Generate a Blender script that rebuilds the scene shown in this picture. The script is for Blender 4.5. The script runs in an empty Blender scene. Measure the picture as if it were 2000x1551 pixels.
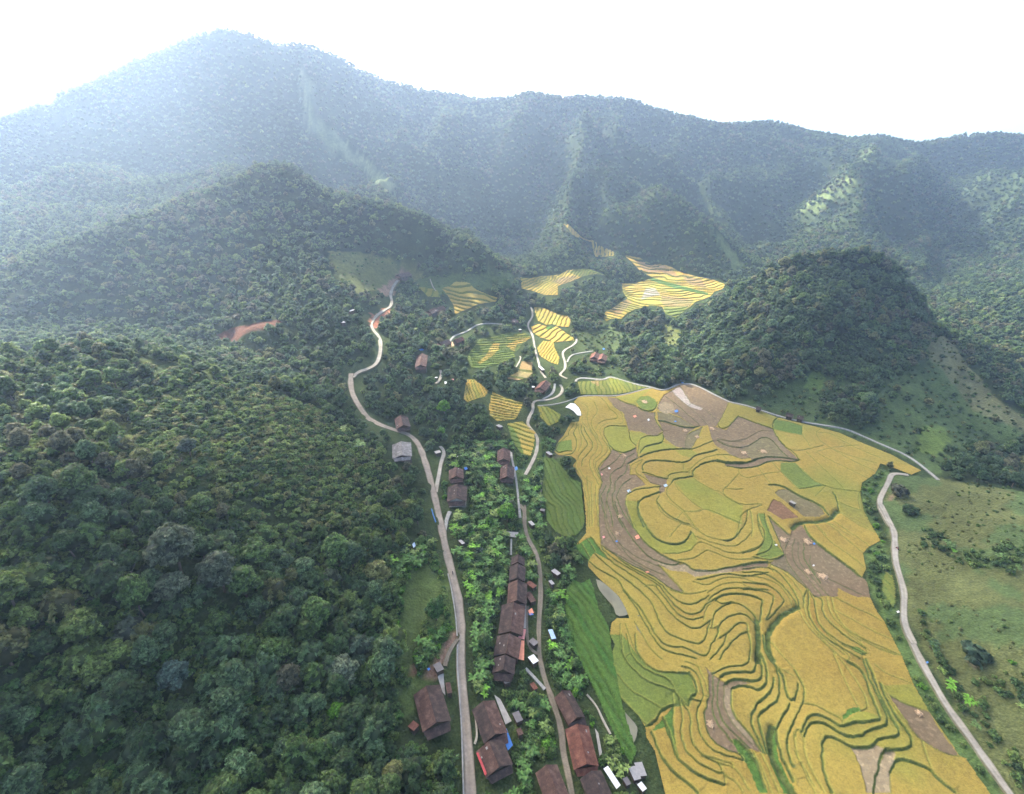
import bpy, bmesh, math, random
import numpy as np
from mathutils import Vector, Matrix, Euler
R = math.radians
S = bpy.context.scene
# ------------------------------------------------------------------ camera, sky, sun, exposure
CAMZ, PITCH, FPX = 190.0, R(27.0), 980.0
cam = bpy.data.cameras.new('camera'); camo = bpy.data.objects.new('camera', cam)
S.collection.objects.link(camo); S.camera = camo
cam.sensor_fit = 'HORIZONTAL'; cam.sensor_width = 36.0; cam.lens = 36.0 * FPX / 2000.0
cam.clip_start = 1.0; cam.clip_end = 12000.0
camo.location = (0, 0, CAMZ); camo.rotation_euler = (R(90) - PITCH, 0, 0)
SUN_EL, SUN_AZ = 38.0, -32.0        # azimuth from +Y, negative = towards -X
w = bpy.data.worlds.new('World'); S.world = w; w.use_nodes = True
nt = w.node_tree; bg = nt.nodes['Background']
sky = nt.nodes.new('ShaderNodeTexSky'); sky.sky_type = 'NISHITA'; sky.sun_disc = False
sky.sun_elevation = R(SUN_EL); sky.sun_rotation = R(SUN_AZ)
sky.air_density = 0.8; sky.dust_density = 10.0; sky.ozone_density = 0.6; sky.altitude = 300
nt.links.new(sky.outputs[0], bg.inputs[0]); bg.inputs[1].default_value = 0.15
sl = bpy.data.lights.new('sun', 'SUN'); sl.energy = 5.0; sl.angle = R(2.0); sl.color = (1.0, 0.93, 0.80)
so = bpy.data.objects.new('sun', sl); S.collection.objects.link(so)
sd = Vector((math.sin(R(SUN_AZ)) * math.cos(R(SUN_EL)), math.cos(R(SUN_AZ)) * math.cos(R(SUN_EL)), math.sin(R(SUN_EL))))
so.rotation_euler = sd.to_track_quat('Z', 'Y').to_euler(); so.location = (0, 0, 600)
S.view_settings.view_transform = 'Standard'; S.view_settings.look = 'None'
S.view_settings.exposure = 1.85; S.view_settings.gamma = 1.0
S.cycles.use_denoising = True
S.cycles.max_bounces = 6; S.cycles.diffuse_bounces = 2; S.cycles.glossy_bounces = 1
S.cycles.transmission_bounces = 2; S.cycles.volume_bounces = 1; S.cycles.transparent_max_bounces = 4
# ------------------------------------------------------------------ pixel <-> place helpers
CP, SP = math.cos(PITCH), math.sin(PITCH)
def pdir(u, v):
    u = np.asarray(u, float); v = np.asarray(v, float)
    a = (u - 1000.0) / FPX; b = (775.5 - v) / FPX
    return a, CP + b * SP, -SP + b * CP
def at_z(u, v, z):
    a, b, c = pdir(u, v); t = (z - CAMZ) / c
    return (a * t, b * t, z + 0 * t)
def at_Y(u, v, Y):
    a, b, c = pdir(u, v); t = Y / b
    return (a * t, Y + 0 * t, CAMZ + c * t)
def proj(x, y, z):
    dz = z - CAMZ; dep = y * CP - dz * SP; up = y * SP + dz * CP
    dep = np.where(dep < 1e-3, 1e-3, dep)
    return 1000 + FPX * x / dep, 775.5 - FPX * up / dep, dep
# ------------------------------------------------------------------ numpy noise
def vnoise(x, y, cell, seed):
    rs = np.random.RandomState(seed); T = rs.rand(256, 256)
    fx = x / cell; fy = y / cell; ix = np.floor(fx).astype(int); iy = np.floor(fy).astype(int)
    tx = fx - ix; ty = fy - iy; tx = tx * tx * (3 - 2 * tx); ty = ty * ty * (3 - 2 * ty)
    i0 = ix & 255; i1 = (ix + 1) & 255; j0 = iy & 255; j1 = (iy + 1) & 255
    return (T[i0, j0] * (1 - tx) + T[i1, j0] * tx) * (1 - ty) + (T[i0, j1] * (1 - tx) + T[i1, j1] * tx) * ty
def fbm(x, y, cell, seed, octv=4, gain=0.5):
    s = 0; a = 1; n = 0
    for k in range(octv):
        ang = 0.7 * k; c, d = math.cos(ang), math.sin(ang)
        s = s + a * (vnoise(x * c - y * d, x * d + y * c, cell / 2 ** k, seed + k) - .5); n += a; a *= gain
    return s / n * 2
# ------------------------------------------------------------------ terrain from ridge, valley and road lines
GX0, GX1, GY0, GY1, GS = -1500.0, 1700.0, -120.0, 2160.0, 6.0
NX = int((GX1 - GX0) / GS) + 1; NY = int((GY1 - GY0) / GS) + 1
ZL = [  # u v z
 "918,1560,12 916,1500,12 903,1350,13 901,1250,14 893,1160,15 872,1080,16 858,1010,17 840,935,19 818,868,22 775,842,25 720,822,28 690,775,33 690,740,36 720,710,39 742,660,42 723,632,45 766,590,50 765,560,56 800,532,62",
 "1118,1560,5 1100,1470,5 1080,1380,5 1053,1300,5.5 1055,1160,7 1050,1090,8 1022,1000,9.5 1020,930,11",
 "1300,1580,0 1250,1400,1 1220,1250,2 1180,1150,3.5 1130,1080,5 1120,1000,7 1110,900,9 1130,780,12",
 "1500,1580,0.3 1500,1300,2 1500,1150,4 1500,1000,7 1400,900,9 1300,800,11",
 "1130,740,13 1190,738,13 1300,765,12 1345,750,12.5 1400,770,12 1460,795,12 1560,820,12 1700,860,12 1833,935,12",
 "1930,1570,3 1800,1330,5 1700,1150,6.5 1710,1080,7 1690,980,8 1735,930,11",
 "1985,1560,5 1850,1350,7.5 1765,1200,9 1748,1080,10 1720,980,11 1745,927,12",
 "2010,1400,14 2010,1250,24 1920,1150,20 1850,1030,16 1900,945,17 2010,965,24 2010,1100,29",
 "2200,1250,44", "2200,1000,42",
 "1850,905,8 1920,915,3 2000,915,-4 2150,930,-6",
 "1340,650,15 1350,710,13 1400,752,13",
 "1560,785,16 1700,800,20 1800,810,16 1900,860,5", "1650,760,25 1780,760,24 1880,790,10",
 "1812,655,34 1855,667,33 1885,705,28 1940,780,17 2015,848,7", "1895,640,22 1945,700,10 2015,780,-5", "1900,590,28 2010,560,36 2010,650,18", "1960,900,-4 1990,870,1", "1822,640,30 1826,600,26 1818,560,24 1808,530,24",
 "1200,700,14 1270,740,13 1320,700,13",
 "1060,745,13 1040,650,20 1035,600,28", "1120,650,18 1110,700,15 1160,700,14", "960,700,20 960,640,30 870,680,30",
 "1000,800,11 980,770,14 950,900,11 1000,880,10", "960,1050,10 950,1200,9 960,1350,8 1000,1540,7", "900,800,17 850,740,24 800,780,26 870,880,16",
 "900,660,30 850,600,42 920,580,46 870,550,56", "960,560,50 1000,570,42 1050,560,37 1100,530,44 1150,527,46 1190,555,30",
 "1200,612,18 1280,650,12 1250,600,18 1220,560,22 1290,540,29 1400,560,29 1350,590,22",
 "1280,520,37 1230,500,47 1170,480,62 1110,440,85",
 "0,1570,48 200,1570,38 450,1570,28 700,1570,18", "-150,1300,78 0,1300,67 300,1300,50 600,1300,32 800,1300,19",
 "-150,1100,92 0,1100,82 300,1100,66 600,1100,42 780,1050,26", "0,900,93 200,900,86 450,900,67 650,900,42",
 "-200,760,104 0,722,100 100,693,100 250,682,92 350,715,84 450,745,74 560,790,58 650,830,42",
 "-200,680,60 0,655,56 150,640,55 300,650,52 420,680,48 560,715,44 650,735,38",
 "660,560,72 700,600,58 640,620,62", "460,640,66 540,635,66", "830,520,66 880,530,60",
]
YL = [  # u v Y (depth on plan)
 "-250,560,420 0,540,430 100,485,450 180,465,470 300,420,500 420,370,540 520,322,580 620,345,590 750,395,580 900,460,560 985,505,540",
 "-300,250,780 20,237,800 100,190,850 200,150,900 280,110,940 340,85,960 400,60,970 440,50,970 490,62,975 540,85,980 600,84,1000 640,95,1020 700,133,1050 760,158,1080 830,175,1100 900,186,1100 930,194,1100 1000,188,1080 1030,178,1060 1090,190,1080 1150,184,1100 1220,190,1100 1300,215,1080 1390,240,1050 1450,240,1050 1510,237,1050 1580,255,1050 1660,272,1040 1720,265,1040 1800,276,1040 1870,262,1040 1940,258,1040 2000,262,1050 2300,270,1050",
 "-200,250,1650 0,198,1700 90,172,1700 150,148,1700 230,108,1700 280,74,1700 318,38,1700 370,30,1700 415,42,1700 520,120,1700",
 "400,60,970 450,160,930 520,230,880 600,290,820 680,340,780 760,398,740",
 "592,95,985 596,170,925 612,230,890 650,270,880 700,310,840 770,372,800",
 "548,130,968 575,230,940 645,310,890 722,378,830",
 "700,133,1050 740,220,1000 790,280,940 825,315,900", "650,165,1005 700,262,960 760,342,900 785,380,840",
 "860,182,1100 862,240,1000 870,290,930 920,325,860 960,350,820 1010,395,770 1090,435,735",
 "830,250,1060 825,320,970 795,378,870", "850,295,900 815,355,820 795,395,770",
 "790,402,790 850,445,730 950,485,680 1010,505,640", "1045,470,700 1080,470,680",
 "1045,182,1065 1020,250,980 1000,290,930 974,330,890",
 "1065,188,1065 1100,240,980 1150,290,900 1190,325,850 1240,352,800 1300,378,770 1380,440,700 1440,525,640",
 "1190,325,850 1165,380,790 1140,415,750",
 "940,260,1040 950,320,960 1010,370,870 1080,420,800 1110,437,760", "1050,300,1000 1100,370,880 1125,410,800",
 "1250,280,1040 1300,340,960 1370,400,870 1440,470,790 1490,530,700",
 "1390,240,1050 1400,310,980 1440,370,920 1460,430,860", "1500,330,980 1520,400,880",
 "1580,255,1050 1620,300,980", "1700,266,1040 1730,325,900 1640,352,860 1560,410,800 1500,450,760 1470,490,720",
 "1720,335,890 1760,380,820 1800,450,740 1810,510,650", "1850,320,980 1870,400,900 1885,480,780 1900,545,650",
 "2150,330,860 2000,350,850 1950,390,800 1890,432,760", "2050,500,720 1960,520,690",
 "100,330,720 250,300,740", "0,420,600 150,400,640 330,330,690", "250,180,880 300,260,800 330,350,700", "120,250,850 160,340,760",
 "1340,632,520 1385,602,515 1450,560,500 1520,518,490 1570,498,485 1615,488,480 1680,486,475 1738,494,465 1764,528,455 1782,590,440 1792,645,425",
 "1500,640,415 1580,610,415 1650,590,420 1720,630,405", "1450,700,368 1560,700,372 1680,720,372",
]
XYZ = ["-1500,2100,250 -700,2160,260 0,2160,120 1700,2160,60", "1700,600,40 1700,1200,120 1700,1700,60", "-1500,300,160 -1500,900,220",
       "300,-100,40 0,-110,6 -300,-100,60", "900,600,40", "700,300,-5 760,180,20", "900,-50,60",
       "330,500,28 260,520,27 200,540,27", "400,470,30 430,400,25", "-700,200,120 -500,60,90"]
def parse(s, k=3): return [tuple(float(q) for q in p.split(',')) for p in s.split()]
ctrl = []
def dens(pts, step=5.0):
    pts = np.array(pts); out = []
    for a, b in zip(pts[:-1], pts[1:]):
        n = max(1, int(np.linalg.norm(b[:2] - a[:2]) / step))
        for k in range(n): out.append(a + (b - a) * k / n)
    out.append(pts[-1]); return out
for s in ZL: ctrl += dens([[float(c) for c in at_z(u, v, z)] for u, v, z in parse(s)])
for k, s in enumerate(YL):
    P = [[float(c) for c in at_Y(u, v, Y)] for u, v, Y in parse(s)]; ctrl += dens(P)
    if k == 1: ctrl += dens([[x * 1.2, y * 1.2, z * .62] for x, y, z in P])
    if k == 0: ctrl += dens([[x * 1.12, y * 1.12, z - 10] for x, y, z in P])
    if k == 2: ctrl += dens([[x * 1.15, y * 1.15, z * .7] for x, y, z in P])
for s in XYZ: ctrl += dens(parse(s))
ctrl = np.array(ctrl)
def solve():
    Z = None
    for lev in (8, 4, 2, 1):
        g = GS * lev; nx = int((GX1 - GX0) / g) + 1; ny = int((GY1 - GY0) / g) + 1
        i = np.clip(np.round((ctrl[:, 0] - GX0) / g).astype(int), 0, nx - 1); j = np.clip(np.round((ctrl[:, 1] - GY0) / g).astype(int), 0, ny - 1)
        W = np.zeros((nx, ny)); V = np.zeros((nx, ny)); np.add.at(W, (i, j), 1); np.add.at(V, (i, j), ctrl[:, 2])
        m = W > 0; V[m] /= W[m]
        if Z is None: Z = np.full((nx, ny), 60.0)
        else:
            xi = np.linspace(0, Z.shape[0] - 1, nx); yi = np.linspace(0, Z.shape[1] - 1, ny)
            a = np.minimum(xi.astype(int), Z.shape[0] - 2); b = np.minimum(yi.astype(int), Z.shape[1] - 2)
            fx = (xi - a)[:, None]; fy = (yi - b)[None, :]
            Z = (Z[a][:, b] * (1 - fx) + Z[a + 1][:, b] * fx) * (1 - fy) + (Z[a][:, b + 1] * (1 - fx) + Z[a + 1][:, b + 1] * fx) * fy
        for it in range({8: 1500, 4: 500, 2: 250, 1: 120}[lev]):
            Z[m] = V[m]
            P = np.pad(Z, 1, mode='edge'); Z = (P[2:, 1:-1] + P[:-2, 1:-1] + P[1:-1, 2:] + P[1:-1, :-2]) / 4
        Z[m] = V[m]
    for it in range(2):
        P = np.pad(Z, 1, mode='edge'); Z = Z * .4 + .6 * (P[2:, 1:-1] + P[:-2, 1:-1] + P[1:-1, 2:] + P[1:-1, :-2]) / 4
    return Z
HZ = solve()
_x = GX0 + np.arange(NX) * GS; _y = GY0 + np.arange(NY) * GS
_X, _Y = np.meshgrid(_x, _y, indexing='ij')
_w = np.clip((HZ - 40) / 60, 0, 1) * np.clip((_Y - 300) / 300, 0, 1)
crest = np.array(sorted([[float(c) for c in at_Y(u, v, Y)] for u, v, Y in parse(YL[1])])); _c = np.interp(_X, crest[:, 0], crest[:, 1])
_w = _w * np.clip((_c - _Y) / 150, .02, 1) * np.clip((_Y - 540) / 230, 0, 1) * (1 - .55 * np.clip((-80 - _X) / 250, 0, 1))
_wx = 55 * fbm(_X, _Y, 190, 5, 2); rid = 1 - np.abs(fbm(_X + _wx, (_Y + _wx) * .55, 150, 11, 2)) * 1.5; rid2 = 1 - np.abs(fbm(_X + _wx, _Y * .7, 62, 19, 2)) * 1.5
HZ = HZ + _w * (150 * (rid - .80) + 38 * (rid2 - .78)) + np.clip((_Y - 250) / 300, 0, 1) * np.clip((HZ - 30) / 60, 0, 1) * 4 * fbm(_X, _Y, 60, 31, 3)
_l = np.clip((-20 - _X) / 80, 0, 1) * np.clip((500 - _Y) / 200, 0, 1)
HZ = HZ + _l * 5 * fbm(_X, _Y, 70, 77, 3)
def bil(A, x, y):
    fx = np.clip((np.asarray(x, float) - GX0) / GS, 0, NX - 1.001); fy = np.clip((np.asarray(y, float) - GY0) / GS, 0, NY - 1.001)
    i = fx.astype(int); j = fy.astype(int); tx = fx - i; ty = fy - j
    return (A[i, j] * (1 - tx) + A[i + 1, j] * tx) * (1 - ty) + (A[i, j + 1] * (1 - tx) + A[i + 1, j + 1] * tx) * ty
def H(x, y): return bil(HZ, x, y)
def hit(u, v, up=0.0):
    """march the view ray of photo pixels u, v down to the terrain (raised by up)"""
    a, b, c = pdir(np.atleast_1d(u), np.atleast_1d(v)); n = len(a)
    t = np.full(n, 60.0); done = np.zeros(n, bool); lo = t.copy()
    while t.max() < 2600 and not done.all():
        z = CAMZ + c * t; below = z < H(a * t, b * t) + up
        new = below & ~done; done |= below
        lo = np.where(done, lo, t); t = np.where(done, t, t * 1.008 + .5)
    hi = t.copy()
    for _ in range(14):
        m = (lo + hi) / 2; below = CAMZ + c * m < H(a * m, b * m) + up
        hi = np.where(below, m, hi); lo = np.where(below, lo, m)
    return a * hi, b * hi, CAMZ + c * hi
# ------------------------------------------------------------------ traced outlines (zoom-sheet coordinates -> photo pixels)
OFF = {'1': (1050, 720, 5), '2': (1400, 740, 5), '3': (1100, 980, 5), '4': (1450, 980, 5), '5': (1150, 1240, 5), '6': (1550, 1240, 5),
       '7': (880, 580, 5), '8': (1000, 420, 2000 / 450), 'A': (750, 1000, 2.815), 'B': (600, 500, 2.983), 'C': (800, 780, 6.6667), 'P': (0, 0, 1)}
def px(tag, s):
    ox, oy, k = OFF[tag]
    return np.array([(ox + float(a) / k, oy + float(b) / k) for a, b in (p.split(',') for p in s.split())])
def smooth_line(P, n=2):
    P = np.array(P, float)
    for _ in range(n):
        if len(P) < 3: return P
        Q = [P[0]]
        for a, b in zip(P[:-1], P[1:]): Q += [a * .75 + b * .25, a * .25 + b * .75]
        Q.append(P[-1]); P = np.array(Q)
    return P
def ground(P, up=0.0):
    P = np.array(P); x, y, z = hit(P[:, 0], P[:, 1], up); return np.stack([x, y, z], 1)
def inpoly(x, y, P):
    ins = np.zeros(np.shape(x), bool); n = len(P)
    for i in range(n):
        x1, y1 = P[i][:2]; x2, y2 = P[(i + 1) % n][:2]
        if y1 == y2: continue
        c = ((y1 > y) != (y2 > y)) & (x < (x2 - x1) * (y - y1) / (y2 - y1) + x1); ins ^= c
    return ins
FIELD = np.vstack([px('1', "400,275 560,273 750,278 900,248 1060,203 1115,195 1210,223 1290,205 1390,158 1500,156 1600,196 1750,277 1860,328 2000,362"),
    px('2', "280,266 450,322 590,380 830,435 1010,480 1200,530 1400,620 1700,740 2000,900 1900,942 1740,880 1600,832 1550,930 1420,1020 1405,1130 1440,1300 1560,1500"),
    px('4', "1200,140 1310,310 1350,385 1240,445 1180,510 1210,660 1170,740 1220,790 1250,940 1300,1050 1390,1180 1470,1340 1580,1550"),
    px('6', "1060,215 1170,485 1320,745 1620,1180 1680,1205 1920,1550"), px('P', "1975,1610 1310,1610"),
    px('5', "740,1540 640,1140 560,1010 545,905 480,800 360,680 240,560 180,300 250,100 200,0"),
    px('3', "470,1180 520,1140 640,1140 600,1040 540,930 450,850 330,740 240,640 240,570 100,460 140,400 220,310 215,0"),
    px('1', "470,1500 450,1250 430,1100 370,1010 340,950 380,900 330,860 200,850 160,815 165,770 205,710 255,650 320,530 400,520 410,470 430,460 410,390 350,330")])
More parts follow.
